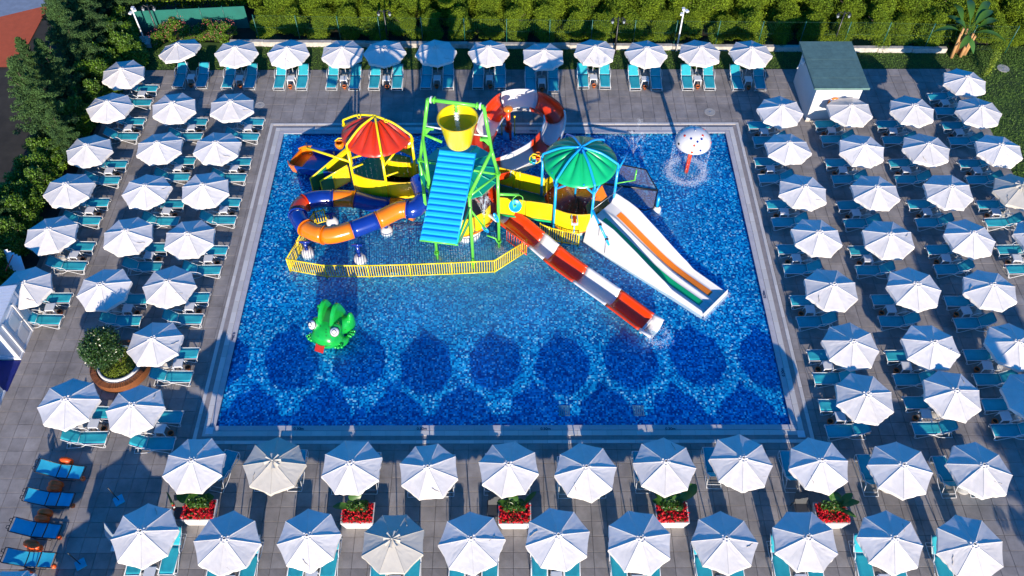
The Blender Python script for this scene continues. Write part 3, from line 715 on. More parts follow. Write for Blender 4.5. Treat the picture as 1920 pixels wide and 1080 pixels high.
# red wedge ramps
a_, b_2 = gp[1], gp[2]
q = MB(); q.add([(a_[0], a_[1] + .1, .66), (b_2[0], b_2[1], .66), (b_2[0] - .5, b_2[1] + .9, 1.35), (a_[0] - .2, a_[1] + 1.0, 1.2)], [(0, 1, 2, 3)]); q.slab([(a_[0] + .35, a_[1] + .2, .72), (b_2[0] - .1, b_2[1] - .1, .72), (b_2[0] - .55, b_2[1] + .8, 1.2), (a_[0] + .1, a_[1] + 1.1, 1.2)], .05); q.build('ramp_wedge', 'orange', gt)
q = MB(); q.lathe([(1.42, FLOOR), (1.40, .56)], (GC[0], GC[1], 0), 40); q.build('pedestal', 'slide_white', gt)
q = MB(); q.lathe([(1.44, .50), (1.50, .54), (1.44, .58)], (GC[0], GC[1], 0), 40, False); q.build('blue_trim', 'post_blue', gt)
barrier(gt, gp[0], gp[1], .66, 1.72, .28, .06)
q = MB(); p0, p1 = lerp((*gp[0], .60), (*gp[1], .60), .04), lerp((*gp[0], .60), (*gp[1], .60), .96)
q.tube([V3(p0) + (V3(p1) - V3(p0)) * t + np.array([-.03, -.30 * 4 * t * (1 - t), -.05 * 4 * t * (1 - t)]) for t in np.linspace(0, 1, 9)], .05, 6); q.build('deck_edge', 'orange', gt)
barrier(gt, gp[4], gp[3], .66, 1.72, -.15, 0); barrier(gt, gp[5], gp[4], .66, 1.62, -.1, 0)
def brace(parent, p, q_, r=.05, m='post_blue', name='brace'):
    b = MB(); b.tube([p, q_], r, 8); return b.build(name, m, parent)
for k in (0, 1):
    x, y = gp[k]; brace(gt, (x, y, 3.05), (x + (gp[k + 1][0] - x) * .35, y + (gp[k + 1][1] - y) * .35, 3.5)); brace(gt, (x, y, 3.05), (x + (gp[k - 1][0] - x) * .3, y + (gp[k - 1][1] - y) * .3, 3.6))
x, y = gp[2]; brace(gt, (x, y, 3.2), (x + .55, y + 1.1, 3.35))
brace(gt, (x, y, 2.4), (x + .9, y + .15, 2.45), .028, 'green_lime', 'spray_arm'); brace(gt, (x + .9, y + .15, 2.45), (x + .95, y + .35, 2.95), .034, 'green_lime', 'spray_nozzle')
# handlebar wands on the white slide side
x, y = gp[1]; e = A(1142, 460, .9); brace(gt, (x, y, 2.05), e, .055, 'post_blue', 'tilt_pipe')
for t in (.45, .85):
    p = lerp((x, y, 2.05), e, t); q = MB(); q.box((p[0], p[1], p[2] + .05), (.16, .06, .10)); q.tube([(p[0], p[1], p[2]), (p[0] - .02, p[1] - .05, FLOOR + .3)], .008, 4); q.build('spout', 'dark_steel', gt)
# red and white water cannon on the front panel
c_ = A(1077, 405, 1.7); t = empty('water_cannon', c_, 0, 'red and white toy water cannon on the yellow panel under the green canopy', 'water cannon')
q = MB(); q.box((c_[0], c_[1] - .22, 1.66), (.15, .42, .10), top=.9); q.build('barrel', 'red', t)
q = MB(); q.box((c_[0] - .13, c_[1] - .2, 1.66), (.05, .50, .15)); q.box((c_[0] + .13, c_[1] - .2, 1.66), (.05, .50, .15)); q.box((c_[0], c_[1] - .45, 1.64), (.30, .05, .11)); q.build('shroud', 'slide_white', t)
q = MB(); q.tube([(c_[0], c_[1] - .2, 1.6), (c_[0], c_[1] - .42, 1.0)], .03, 6); q.build('stand', 'post_blue', t)
# --- red canopy tower
rt_, rp = hex_tower('canopy_tower', 'play tower with open red half canopy on yellow arched posts, at the pool back left', RD, 1.76, 222, 3.62, 4.35, 'yellow', {0, 1, 2, 5}, {2: .6, 5: .6})
fluted(rt_, RD, 1.72, 3.35, 4.28, 'red_canopy', 160, 344, 'canopy', 16)
deck_plate(rt_, hexpts(RD, 1.66, 222), .62, 'green_deck')
barrier(rt_, rp[0], rp[1], .74, 1.78, .18, .06)
barrier(rt_, rp[4], rp[3], .62, 1.66, -.2, 0); barrier(rt_, rp[3], rp[2], .62, 1.66, -.12, 0)
q = MB(); q.lathe([(1.35, FLOOR), (1.33, .5)], (RD[0], RD[1], 0), 36); q.build('pedestal', 'slide_white', rt_)
for k in (0, 1):
    x, y = rp[k]; brace(rt_, (x, y, 2.75), (x + .62 * (rp[k + 1][0] - x) * .9, y + .62 * (rp[k + 1][1] - y) * .9, 3.05 + .3), .05, 'yellow'); brace(rt_, (x, y, 2.1), (x + (.62 if k else .55), y + .2, 2.2), .045, 'yellow')
# left spray boom with three nozzles
e0 = (*rp[0][:2], 2.55); e1 = A(575, 277, 2.6); brace(rt_, e0, e1, .065, 'yellow', 'spray_boom')
for t in (.05, .35, .98):
    p = lerp(e0, e1, t); q = MB(); q.tube([(p[0], p[1], p[2]), (p[0], p[1], p[2] + .28)], [.035, .02], 6); q.sphere((p[0], p[1], p[2] + .3), .05, 8, 5); q.build('nozzle', 'dark_steel', rt_)
for (px, py) in ((673, 219), (724, 227)):
    p = A(px, py, 4.3); q = MB(); q.tube([(p[0] + .09 * math.cos(a), p[1], p[2] + .09 * math.sin(a)) for a in np.linspace(0, 6.28, 9)[:-1]], .018, 5, closed=True); q.build('lifting_ring', 'yellow', rt_)
# cluster of toy buckets hung on the two towers
def bucket_cluster(px, py, z, lb, cols):
    c = A(px, py, z); t = empty('toy_spinner', c, 0, lb, 'water toy')
    for i, m_ in enumerate(cols):
        a = i * 2 * math.pi / len(cols) + .6; x, y = c[0] + .17 * math.cos(a), c[1] + .08 * math.sin(a); zz = c[2] + .2 * math.sin(a + 1)
        q = MB(); q.lathe([(.001, -.10), (.08, -.10), (.12, .09), (.105, .09), (.07, -.07)], (x, y, zz), 10); q.build('bucket', m_, t)
    q = MB(); q.tube([(c[0] + .26 * math.cos(a), c[1] - .03, c[2] + .30 * math.sin(a)) for a in np.linspace(0, 6.28, 13)[:-1]], .025, 5, closed=True); q.build('ring', 'yellow', t)
    q = MB(); q.tube([(c[0], c[1], c[2]), (c[0] + .35, c[1] + .25, c[2] + .1)], .03, 6); q.build('arm', 'yellow', t); return t
bucket_cluster(762, 268, 2.9, 'cluster of small blue, green and orange buckets at the right of the red canopy', ['post_blue', 'green_canopy', 'orange', 'red', 'eye_white'])
bucket_cluster(1003, 297, 3.0, 'cluster of small coloured buckets on the left side of the green canopy tower', ['orange', 'yellow', 'green_canopy', 'post_blue', 'red'])
c = A(637, 272, 2.9); t = empty('tipping_pot', c, 0, 'small orange red tipping pot at the left of the red canopy', 'water toy')
q = MB(); q.lathe([(.001, -.2), (.12, -.19), (.22, -.02), (.23, .12), (.17, .2), (.15, .12), (.1, -.1)], c, 16); q.build('pot_body', 'orange', t)
q = MB(); q.tube([(c[0] - .2, c[1], c[2] + .25), (c[0], c[1] + .05, c[2] + .4), (c[0] + .3, c[1] + .1, c[2] + .35), (c[0] + .4, c[1] - .1, c[2] - .2)], .03, 6); q.build('bracket', 'yellow', t)

# --- stairs up to the red tower
st = empty('stairway', (-9.0, 28.9, FLOOR), 0, 'short stairway with dark red treads between yellow panels, left of the red tower', 'stairs')
sa, sb = V3(A(601, 352, 0)), V3(A(652, 322, .62)); sa2, sb2 = V3(A(583, 348, .1)), V3(A(650, 300, .62))
L0, L1 = V3(A(606, 362, 0.)), V3(A(657, 338, .62)); U0, U1 = V3(A(588, 360, -.1)), V3(A(655, 306, .62))
for k in range(7):
    t = (k + .5) / 7; p, q_ = L0 + (L1 - L0) * t, U0 + (U1 - U0) * t; mm = (p + q_) / 2; d = q_ - p
    b = MB(); b.box((mm[0], mm[1], -.12 + .105 * k), (.30, max(.6, np.linalg.norm(d[:2])) * .98, .06), rz=math.atan2(d[1], d[0]) - math.pi / 2); b.build('tread', 'red_floor', st)
for (p, q_, nm) in ((U0, U1, 1), (L0, L1, -1)):
    for (t0, t1, m_) in ((0, .42, 'green_deck'), (.44, 1, 'yellow')):
        a, b_ = p + (q_ - p) * t0, p + (q_ - p) * t1; za_, zb_ = -.15 + .75 * t0, -.15 + .75 * t1
        pp = barrier(st, a, b_, za_, za_ + .98, 0, 0, m=m_, z0b=zb_, z1b=zb_ + .98)
for (p, q_) in ((U0, U1), (L0, L1)):
    b = MB(); b.tube([(p[0], p[1], FLOOR), (p[0], p[1], .85), (q_[0], q_[1], 1.66)], .045, 6); b.build('handrail', 'yellow', st)

# --- central deck and bridges
cdk = empty('central_deck', (CC[0], CC[1], FLOOR), 0, 'low round play deck ringed by yellow panels under the tipping bucket', 'play deck')
deck_plate(cdk, hexpts(CC, 1.72, 225), .62, 'red_floor'); q = MB(); q.lathe([(1.55, 0), (1.5, .05), (.001, .06)], (CC[0], CC[1], .62), 32, False); q.build('rubber_floor', 'taupe_stone', cdk)
def arcp(c, r, a): return (c[0] + r * math.cos(R(a)), c[1] + r * math.sin(R(a)))
for (a0, a1) in ((222, 262), (265, 297), (300, 334)): barrier(cdk, arcp(CC, 1.75, a0), arcp(CC, 1.75, a1), .66, 1.66, .14, .05)
q = MB(); q.tube([(*arcp(CC, 1.84, a), .60) for a in np.linspace(220, 336, 24)], .05, 6); q.build('deck_edge', 'orange', cdk)
for (a0, a1) in ((60, 100), (103, 140)): barrier(cdk, arcp(CC, 1.75, a0), arcp(CC, 1.75, a1), .66, 1.66, .12, 0)
p = A(876, 447, 0); q = MB(); q.lathe([(.60, FLOOR), (.60, .5), (.45, .62)], (p[0], p[1] + .35, 0), 28); q.build('pedestal', 'slide_white', cdk)
q = MB()
for k in range(24):
    a = k * math.pi / 12; q.box((p[0] + .61 * math.cos(a), p[1] + .35 + .61 * math.sin(a), .02), (.03, .03, .8), rz=a)
q.build('pedestal_fluting', 'slide_white', cdk)
br = empty('play_bridge', (.7, 28.2, FLOOR), 0, 'straight bridge with big yellow side panels leading to the green canopy tower', 'play bridge')
B0, B1 = (-.52, 27.75), (1.95, 27.28); BB0, BB1 = V3(A(930, 345, .8))[:2], V3(A(1020, 368, .8))[:2]
q = MB(); q.add([(B0[0], B0[1], .8), (B1[0], B1[1], .8), (BB1[0], BB1[1], .8), (BB0[0], BB0[1], .8)], [(0, 1, 2, 3)]); q.slab([(B0[0], B0[1], .78), (B1[0], B1[1], .78), (BB1[0], BB1[1], .78), (BB0[0], BB0[1], .78)], .10); q.build('walkway', 'green_deck', br)
mx_ = ((B0[0] + B1[0]) / 2, (B0[1] + B1[1]) / 2)
barrier(br, B0, lerp((*B0, 0), (*B1, 0), .49), .92, 2.0); barrier(br, lerp((*B0, 0), (*B1, 0), .51), B1, .92, 2.0)
barrier(br, BB0, lerp((*BB0, 0), (*BB1, 0), .49), .9, 2.0); barrier(br, lerp((*BB0, 0), (*BB1, 0), .51), BB1, .9, 2.0)
q = MB(); q.tube([(B0[0], B0[1] - .05, .85), (B1[0], B1[1] - .05, .85)], .06, 6); q.build('edge_beam', 'green_canopy', br)
for t in (.02, .36, .5, .98):
    p = lerp((*BB0, 0), (*BB1, 0), t); q = MB(); q.tube([(p[0], p[1], .8), (p[0], p[1], 2.05)], .04, 6); q.build('panel_post', 'yellow', br)
# second bridge, red tower to central deck
b2 = empty('play_bridge', (-4.4, 29.2, FLOOR), 0, 'short bridge with yellow side panels between the red tower and the bucket', 'play bridge')
f0, f1 = rp[1], V3(A(778, 372, .62))[:2]; k0, k1 = V3(A(722, 325, .62))[:2], V3(A(786, 335, .62))[:2]
q = MB(); q.slab([(f0[0], f0[1], .58), (f1[0], f1[1], .58), (k1[0], k1[1], .58), (k0[0], k0[1], .58)], .08); q.build('walkway', 'green_deck', b2)
barrier(b2, f0, f1, .76, 1.74, .08, .06); barrier(b2, k0, lerp((*k0, 0), (*k1, 0), .7), .66, 1.62, .1); barrier(b2, lerp((*k0, 0), (*k1, 0), .73), k1, .66, 1.62)
q = MB(); q.tube([(f0[0], f0[1] - .05, .55), (f1[0], f1[1] - .05, .55)], .05, 6); q.build('edge_beam', 'post_blue', b2)

# --- tipping bucket tower
tb = empty('tipping_bucket_tower', (-2.3, 26.6, FLOOR), 0, 'tall lime green steel frame carrying a big yellow tipping bucket over a green disc', 'water tower')
FLp, FRp, RRp, RLp = (-3.48, 25.71), (-1.75, 25.15), (-.55, 26.43), (-3.98, 27.27); Z1 = 4.88
def tp(pts, name='post', m='green_lime', r=.075):
    b = MB(); b.tube(pts, r, 10); o = b.build(name, m, tb); return o
ML, MR = A(793, 260, 6.5), A(922, 283, 6.5); TL, TR = A(802, 186, 8.6), A(907, 200, 8.6)
for p in (FLp, FRp, RRp, RLp):
    tp([(*p, FLOOR), (*p, Z1)])
    q = MB()
    for zz in (.35, .41, Z1 - .03, Z1 + .03): q.lathe([(.078, -.02), (.125, -.02), (.125, .02), (.078, .02)], (p[0], p[1], zz), 12, False)
    q.build('flange', 'green_lime', tb)
    q = MB(); q.lathe([(.22, 0), (.22, .04), (.08, .05)], (p[0], p[1], FLOOR), 14, False); q.build('foot_plate', 'steel', tb)
for (p, m_) in ((FLp, ML), (RLp, ML), (FRp, MR), (RRp, MR)): tp([(*p, Z1), m_], 'strut')
tp([ML, TL], 'mast'); tp([MR, TR], 'mast'); tp([TL, TR], 'top_bar', r=.085)
for t in (.06, .12, .88, .94):
    p = lerp(TL, TR, t); d = V3(TR) - V3(TL); d /= np.linalg.norm(d); q = MB(); q.tube([V3(p) - d * .03, V3(p) + d * .03], .15, 12); q.build('flange', 'white_metal' if t in (.06, .94) else 'green_lime', tb)
for (a, b_) in ((FLp, FRp), (FRp, RRp), (RRp, RLp), (RLp, FLp)): tp([(*a, Z1 - .05), (*b_, Z1 - .05)], 'ring_beam', r=.05)
tp([lerp(ML, TL, .12), lerp(ML, MR, .28)], 'bracket_arm', r=.06)
for (a, b_, s_) in ((ML, TL, 1), (MR, TR, -1)):
    p = lerp(a, b_, .30); q = MB(); q.box((p[0] + s_ * .18, p[1], p[2] - .05), (.42, .16, .10)); q.slab([(p[0] + s_ * .05, p[1], p[2] - .1), (p[0] + s_ * .38, p[1], p[2] - .1), (p[0] + s_ * .38, p[1], p[2] + .05), (p[0], p[1], p[2] - .45)], .05); q.build('pivot_bracket', 'green_lime', tb)
BK = A(858, 222, 8.05)
q = MB(); q.lathe([(.001, -1.35), (.50, -1.35), (.53, -1.28), (.78, -.03), (.80, 0), (.82, .03), (.78, .03), (.75, -.03), (.50, -1.22), (.001, -1.24)], BK, 44); bucket = q.build('bucket', 'yellow', tb)
q = MB(); q.lathe([(.66, -.52), (.001, -.52)], BK, 24); o = q.build('bucket_water', 'water', None, off=V3(tb.location)); o.parent = bucket
q = MB(); q.tube([(BK[0] + .82 * math.cos(a), BK[1] + .82 * math.sin(a), BK[2] + .02) for a in np.linspace(0, 2 * math.pi, 40)[:-1]], .028, 6, closed=True); o = q.build('rim', 'yellow_dark', None, off=V3(tb.location)); o.parent = bucket
zx = BK[2] - .72
aL, aR = lerp(ML, TL, .34), lerp(MR, TR, .34); d = V3(aR) - V3(aL); d /= np.linalg.norm(d); mid = V3((BK[0], BK[1], zx))
q = MB(); q.tube([V3(aL), mid - d * .66], .035, 6); q.tube([mid + d * .66, V3(aR)], .035, 6); q.build('axle', 'white_metal', tb)
tc_ = lerp(TL, TR, .5)
q = MB(); q.tube([tc_, (tc_[0] + .02, tc_[1] - .1, tc_[2] - .38)], .06, 8); q.build('spout', 'green_lime', tb)
# green faceted disc under the bucket
dc_ = A(861, 318, 4.1); DC = dc_[:2]; q = MB(); nn_ = 12
for k in range(nn_):
    a0, a1 = 2 * math.pi * k / nn_ + .1, 2 * math.pi * (k + 1) / nn_ + .1; RR = 1.82
    P_ = lambda r_, a, z: (DC[0] + r_ * math.cos(a), DC[1] + r_ * math.sin(a), z)
    q.add([P_(.1, a0, 4.42), P_(RR, a0, 4.0), P_(RR, a1, 4.0), P_(.1, a1, 4.42)], [(0, 1, 2, 3)])
    q.add([P_(RR, a0, 4.0), P_(RR, a1, 4.0), P_(RR * .98, a1, 3.9), P_(RR * .98, a0, 3.9)], [(0, 3, 2, 1)])
    q.add([P_(RR * .98, a0, 3.9), P_(RR * .98, a1, 3.9), (DC[0], DC[1], 3.9)], [(0, 2, 1)])
    rb_ = MB(); rb_.tube([P_(.1, a0, 4.43), P_(RR, a0, 4.01)], .03, 5); rb_.build('disc_rib', 'green_roof', tb)
q.build('splash_disc', 'green_roof', tb)
# ribbed blue spill board
CH = [A(825, 279, 6.3), A(892, 286, 6.3), A(855, 458, 4.0), A(788, 450, 4.0)]; c = [V3(p) for p in CH]
nS = 15; nrm = np.cross(c[1] - c[0], c[3] - c[0]); nrm /= np.linalg.norm(nrm); nrm *= np.sign(nrm[2])
q = MB(); q.slab([tuple(x - nrm * .07) for x in c], .03); q.build('board_back', 'sky_blue', tb)
for k in range(nS):
    t0, t1 = (k + .06) / nS, (k + .92) / nS; l0, l1 = c[0] + (c[3] - c[0]) * t0, c[0] + (c[3] - c[0]) * t1; r0, r1 = c[1] + (c[2] - c[1]) * t0, c[1] + (c[2] - c[1]) * t1
    q = MB(); pf = [(0, -.055), (.06, .0), (.3, .045), (.7, .045), (.94, .0), (1, -.055)]; vs = []
    for (t_, h_) in pf: vs += [l0 + (l1 - l0) * t_ + nrm * h_, r0 + (r1 - r0) * t_ + nrm * h_]
    q.add(vs, [(2 * j, 2 * j + 1, 2 * j + 3, 2 * j + 2) for j in range(5)] + [tuple(range(0, 12, 2)), tuple(range(11, 0, -2))]); q.build('board_rib', 'sky_blue', tb)
for (p, q_) in ((c[0], c[3]), (c[1], c[2])):
    q = MB(); q.tube([p - nrm * .06, q_ - nrm * .06], .04, 6); q.build('side_rail', 'sky_blue', tb)
tp([tuple(c[3] - nrm * .1 + (c[2] - c[3]) * -.03), tuple(c[2] - nrm * .1 + (c[2] - c[3]) * .05)], 'lower_bar', r=.05)
for (p, q_, r) in (((c[2] - nrm * .1), (*FRp, 4.2), .05), ((c[3] - nrm * .1), (*FLp, 4.2), .05)): tp([tuple(p), tuple(q_)], 'strut', r=r, m='green_canopy')
# side arms with blue discs
a = (*RRp, 3.6); e = A(972, 365, 3.1); tp([a, e], 'side_arm', r=.07)
def paddle(px, py, z, r, lb, tx, ty):
    c = A(px, py, z); t = empty('spinning_disc', c, 0, lb, 'water toy'); t.rotation_euler = (R(tx), R(ty), 0)
    q = MB(); q.lathe([(.001, -.05), (r * .9, -.03), (r, 0), (r * .9, .03), (r * .82, .015), (.001, .0)], (0, 0, 0), 28); q.build('disc', 'post_blue', t, off=np.zeros(3))
    q = MB(); q.sphere((0, 0, .03), .06, 8, 5); q.build('hub', 'green_lime', t, off=np.zeros(3)); return t
paddle(966, 386, 2.35, .30, 'round blue spinning disc hung before the yellow bridge panel', 40, 15)
q = MB(); q.tube(smoothpath([e, (e[0] - .25, e[1] - .1, e[2] - .2), (e[0] - .2, e[1] - .3, e[2] - .6)], 5), .022, 5); q.tube(smoothpath([e, (e[0] + .2, e[1] - .1, e[2] - .1), (e[0] + .15, e[1] - .3, e[2] - .5)], 5), .02, 5); q.build('hose', 'green_lime', tb)
a = (*FRp, 4.0); e = A(908, 427, 2.3); tp([a, e], 'side_arm', r=.045); tp([e, (e[0], e[1] + .03, e[2] + .6)], 'spray_nozzle', r=.035)
t = paddle(910, 430, 2.1, .26, 'blue paddle dish on the thin green arm right of the ribbed board', 25, 55); t.scale = (1, .35, 1)
t = paddle(930, 408, 2.6, .24, 'blue paddle dish against the green post by the red slide', 50, -35); t.scale = (.4, 1, 1)
p = A(933, 447, .9); q = MB(); q.tube([(p[0] - .5, p[1] + .1, 1.0), (p[0] - .1, p[1], .9), (p[0], p[1], .6)], .04, 6); q.build('ground_nozzle', 'green_lime', tb)
tp([(*FRp, 3.4), A(862, 452, 1.9), A(852, 455, 2.0)], 'drain_pipe', 'green_deck', .055)

# --- slides
def uprof(r, th=.03, wall=.0, lip=.05, open_=180, flat=0.):
    """half pipe: inner then outer points"""
    n_ = 12; inn = []; out = []
    for i in range(n_ + 1):
        a = math.pi + math.pi * i / n_; inn.append((r * math.cos(a), r * math.sin(a) * (1 - flat)))
    inn = [(-r, wall)] + inn + [(r, wall)] if wall else inn
    out = [(x * (r + th) / r, y * (r + th) / r - (0 if y > 0 else 0)) for x, y in reversed(inn)]
    left = [(inn[0][0] - lip - th, inn[0][1] - .03), (inn[0][0] - lip, inn[0][1] + .012)]; right = [(inn[-1][0] + lip, inn[-1][1] + .012), (inn[-1][0] + lip + th, inn[-1][1] - .03)]
    return left + inn + right + out
def cprof(r, n_=20): return [(r * math.cos(2 * math.pi * k / n_), r * math.sin(2 * math.pi * k / n_)) for k in range(n_)]
def path_len(P): return np.concatenate([[0], np.cumsum([np.linalg.norm(P[i + 1] - P[i]) for i in range(len(P) - 1)])])
def slide(root, P, cuts, mats, prof, flange=None, bank=None, name='segment'):
    """cuts: fractions of the path length"""
    P = [V3(p) for p in P]; L_ = path_len(P); tot = L_[-1]
    for k in range(len(cuts) - 1):
        s0, s1 = cuts[k] * tot, cuts[k + 1] * tot; ns = max(3, int((s1 - s0) / .16))
        pts = [np.array([np.interp(s, L_, [p[j] for p in P]) for j in range(3)]) for s in np.linspace(s0, s1, ns)]
        e = lambda t, s0=s0, s1=s1: (bank((s0 + (s1 - s0) * t) / tot) if bank else 0)
        q = MB(); q.sweep(pts, prof, closed=True, bank=e if bank else None); q.build(name, mats[k], root)
        if flange and k:
            d = pts[1] - pts[0]; d /= np.linalg.norm(d); q = MB(); q.sweep([pts[0] - d * .02, pts[0] + d * .02], flange, closed=True, smooth=False, bank=(lambda t: e(0)) if bank else None); q.build('flange', mats[k - 1], root)
# blue and orange tube
TS = empty('tube_slide', (-7.5, 26.4, FLOOR), 0, 'closed tube slide in dark blue and orange sections looping round on blue posts', 'tube slide')
tpts = [A(795, 372, 1.95), A(778, 392, 1.8), A(750, 393, 1.75), A(712, 411, 1.6), A(663, 430, 1.45), A(615, 441, 1.32), A(578, 430, 1.2), A(559, 407, 1.12), A(564, 386, 1.05), A(590, 374, .95), A(628, 372, .85), A(665, 374, .72), A(705, 383, .58), A(745, 388, .45), A(780, 400, .3)]
TP = smoothpath(tpts, 8); rT = .42
slide(TS, TP, [0, .075, .185, .275, .375, .455, .53, .60, .70, .775, .90, 1], ['slide_blue', 'orange', 'slide_blue', 'orange', 'orange', 'slide_blue', 'red', 'slide_blue', 'orange', 'slide_blue', 'orange'], cprof(rT, 24), cprof(rT + .045, 24))
# flared mouth
mth = A(800, 350, 1.9); q = MB(); dd = V3(tpts[0]) - V3(mth)
q.sweep([V3(mth) + (0.0, .25, .05), V3(mth), V3(mth) + dd * .5, V3(tpts[0])], lambda t: cprof([.80, .74, .56, .44][min(3, int(round(t * 3)))], 24), closed=False); q.build('mouth', 'slide_blue', TS)
q = MB(); q.lathe([(.76, 0), (.82, .04), (.76, .08)], (0, 0, 0), 28); 
q2 = MB(); e_ = V3(mth) + (0, .25, .05); t_ = dd / np.linalg.norm(dd)
for (px, py, z, bx, by) in ((663, 448, 1.05, 676, 490), (576, 450, .8, 578, 478), (616, 392, .6, 624, 420), (722, 425, 1.2, 726, 437)):
    bp = A(bx, by, FLOOR); top = A(px, py, z); q = MB(); q.tube([bp, (bp[0], bp[1], z)], .085, 10); q.tube([(bp[0] - .25, bp[1], z), (bp[0] + .25, bp[1], z)], .06, 6); q.build('post', 'slide_blue', TS)
    q = MB(); q.lathe([(.30, 0), (.30, .22), (.20, .42), (.10, .44)], (bp[0], bp[1], FLOOR), 18); q.build('post_footing', 'slide_white', TS)
# red and white flume
FS = empty('spiral_slide', (0.5, 30, FLOOR), 0, 'long open flume in red and white sections that circles behind the towers', 'flume slide')
fpts = [A(922, 322, 1.75), A(950, 314, 1.75), A(985, 298, 1.72), A(1014, 279, 1.68), A(1036, 250, 1.62), A(1040, 218, 1.58), A(1014, 196, 1.52), A(982, 189, 1.48), A(948, 194, 1.44), A(924, 218, 1.38), A(908, 252, 1.3), A(896, 300, 1.24), A(900, 352, 1.2), A(932, 392, 1.15), A(975, 424, 1.0), A(1010, 453, .85), A(1050, 487, .62), A(1093, 518, .50), A(1150, 558, .44), A(1208, 601, .42), A(1232, 617, .40)]
FP = smoothpath(fpts, 10); Fl = path_len([V3(p) for p in FP])
def proj(p):
    q = V3(p) - np.array([0, 0, H]); w_ = q @ _fw; return 960 + F * (q @ _rt) / w_, 540 - F * (q @ _up) / w_
def frac_at(px, py, lo=0, hi=1):
    best = min((i for i in range(len(FP)) if lo <= Fl[i] / Fl[-1] <= hi), key=lambda i: (proj(FP[i])[0] - px) ** 2 + (proj(FP[i])[1] - py) ** 2); return Fl[best] / Fl[-1]
ringc = [frac_at(*c, 0, .6) for c in ((946, 315), (1011, 281), (1032, 262), (1041, 219), (1003, 193), (949, 193), (926, 217), (912, 243))]
tailc = [frac_at(*c, .5, 1) for c in ((925, 388), (950, 405), (1004, 450), (1033, 474), (1090, 516), (1153, 560), (1213, 604))]
bk = lambda f: R(20) * max(0, math.sin(math.pi * min(1, max(0, (f - .14) / .40))))
slide(FS, FP, [0] + ringc + tailc[:1], ['red', 'slide_white', 'red', 'slide_white', 'red', 'slide_white', 'red', 'slide_white', 'red'], uprof(.50, .03, .26, .06), None, bk)
slide(FS, FP, tailc + [1], ['slide_white', 'red', 'slide_white', 'red', 'slide_white', 'red', 'slide_white'], uprof(.45, .035, .04, .13), None, None)
q = MB(); e1 = V3(FP[-1]); d1 = V3(FP[-1]) - V3(FP[-6]); d1 /= np.linalg.norm(d1); q.sweep([e1 - d1 * .6 + (0, 0, -.36), e1 - d1 * .5 + (0, 0, -.36)], [(-.44, 0), (.44, 0), (.44, .16), (-.44, .16)], closed=True, smooth=False); q.build('end_sill', 'slide_white', FS)
for (px, py, z) in ((957, 262, 1.0), (1010, 215, 1.0), (960, 440, .4)):
    b0 = A(px, py, FLOOR); q = MB(); q.tube([b0, (b0[0], b0[1], z)], .07, 8); q.build('post', 'red', FS)
# red lattice guard on the flume under the bridge
g0, g1 = V3(A(955, 425, .9)), V3(A(992, 452, .8)); q = MB()
for k in range(9):
    p = g0 + (g1 - g0) * k / 8 + (-.12, -.42, 0); q.tube([p + (0, 0, -.55), p + (0, 0, .25)], .018, 5)
q.tube([g0 + (-.12, -.42, .25), g1 + (-.12, -.42, .25)], .03, 6); q.tube([g0 + (-.12, -.42, -.5), g1 + (-.12, -.42, -.5)], .03, 6); q.build('guard_rail', 'red', FS)
# tall red collar of the flume where it leaves the bridge
# white double slide
WS = empty('double_slide', A(1240, 500, FLOOR), 0, 'broad white double slide with an orange lane and a green lane', 'double slide')
# centre line and across direction
w_top, w_end = V3(A(1131, 383, 1.60)), V3(A(1341, 568, 0.10)); ax = (w_end - w_top); ax[2] = 0; Lw = np.linalg.norm(ax); ax /= Lw; sd_ = np.array([-ax[1], ax[0], 0])   # sd_ to the left looking down = away from camera
sd_ *= np.sign(sd_[1])
HS = np.linspace(0, 1, 41); HZ = np.interp(HS, [0, .08, .2, .33, .46, .58, .68, 1.0], [1.22, 1.18, .92, .62, .34, .12, .02, -.02]); HZ = np.convolve(np.pad(HZ, 3, 'edge'), np.ones(7) / 7, 'valid')
def hz(s):   # lane height along the slide, s in 0..1: two easy waves down to the run out
    return float(np.interp(s, HS, HZ))
def hw2(s): return np.interp(s, [0, .12, .35, .6, 1], [.90, .92, .88, .84, .82])
N_ = 60; S = np.linspace(0, 1, N_)
def wstrip(name, m, f0, f1, dz, s0=0., s1=1., n_=10, parent=WS, shape=None):
    ss = np.linspace(s0, s1, N_); vs = []
    for s in ss:
        c0 = w_top + ax * Lw * s
        for j in range(n_ + 1):
            f = f0 + (f1 - f0) * j / n_; zz = hz(s) + (shape(f, s) if shape else 0) + dz; p = c0 + sd_ * f * hw2(s); vs.append((p[0], p[1], zz))
    fs = [(i * (n_ + 1) + j, (i + 1) * (n_ + 1) + j, (i + 1) * (n_ + 1) + j + 1, i * (n_ + 1) + j + 1) for i in range(N_ - 1) for j in range(n_)]
    q = MB(); q.add(vs, fs, True); return q.build(name, m, parent)
def cross(f, s):   # cross-section: two lanes, a middle ridge, high side walls that fade at the run out
    wall = np.interp(s, [0, .08, .2, .4, .55, .66, .72, 1], [.45, .50, .66, .60, .46, .32, .15, .12]); r = abs(f)
    mid = np.interp(s, [0, .12, .5, 1], [.02, .12, .16, .10]) * math.exp(-(f / .10) ** 2)
    return mid + wall * np.interp(r, [.74, .92, 1.0], [0, .8, 1])
wstrip('slide_bed', 'slide_white', -1, 1, 0, n_=44, shape=cross)
wstrip('orange_lane', 'orange', .24, .62, .012, .10, .93, 6); wstrip('green_lane', 'green_canopy', -.66, -.28, .012, .06, .93, 6)
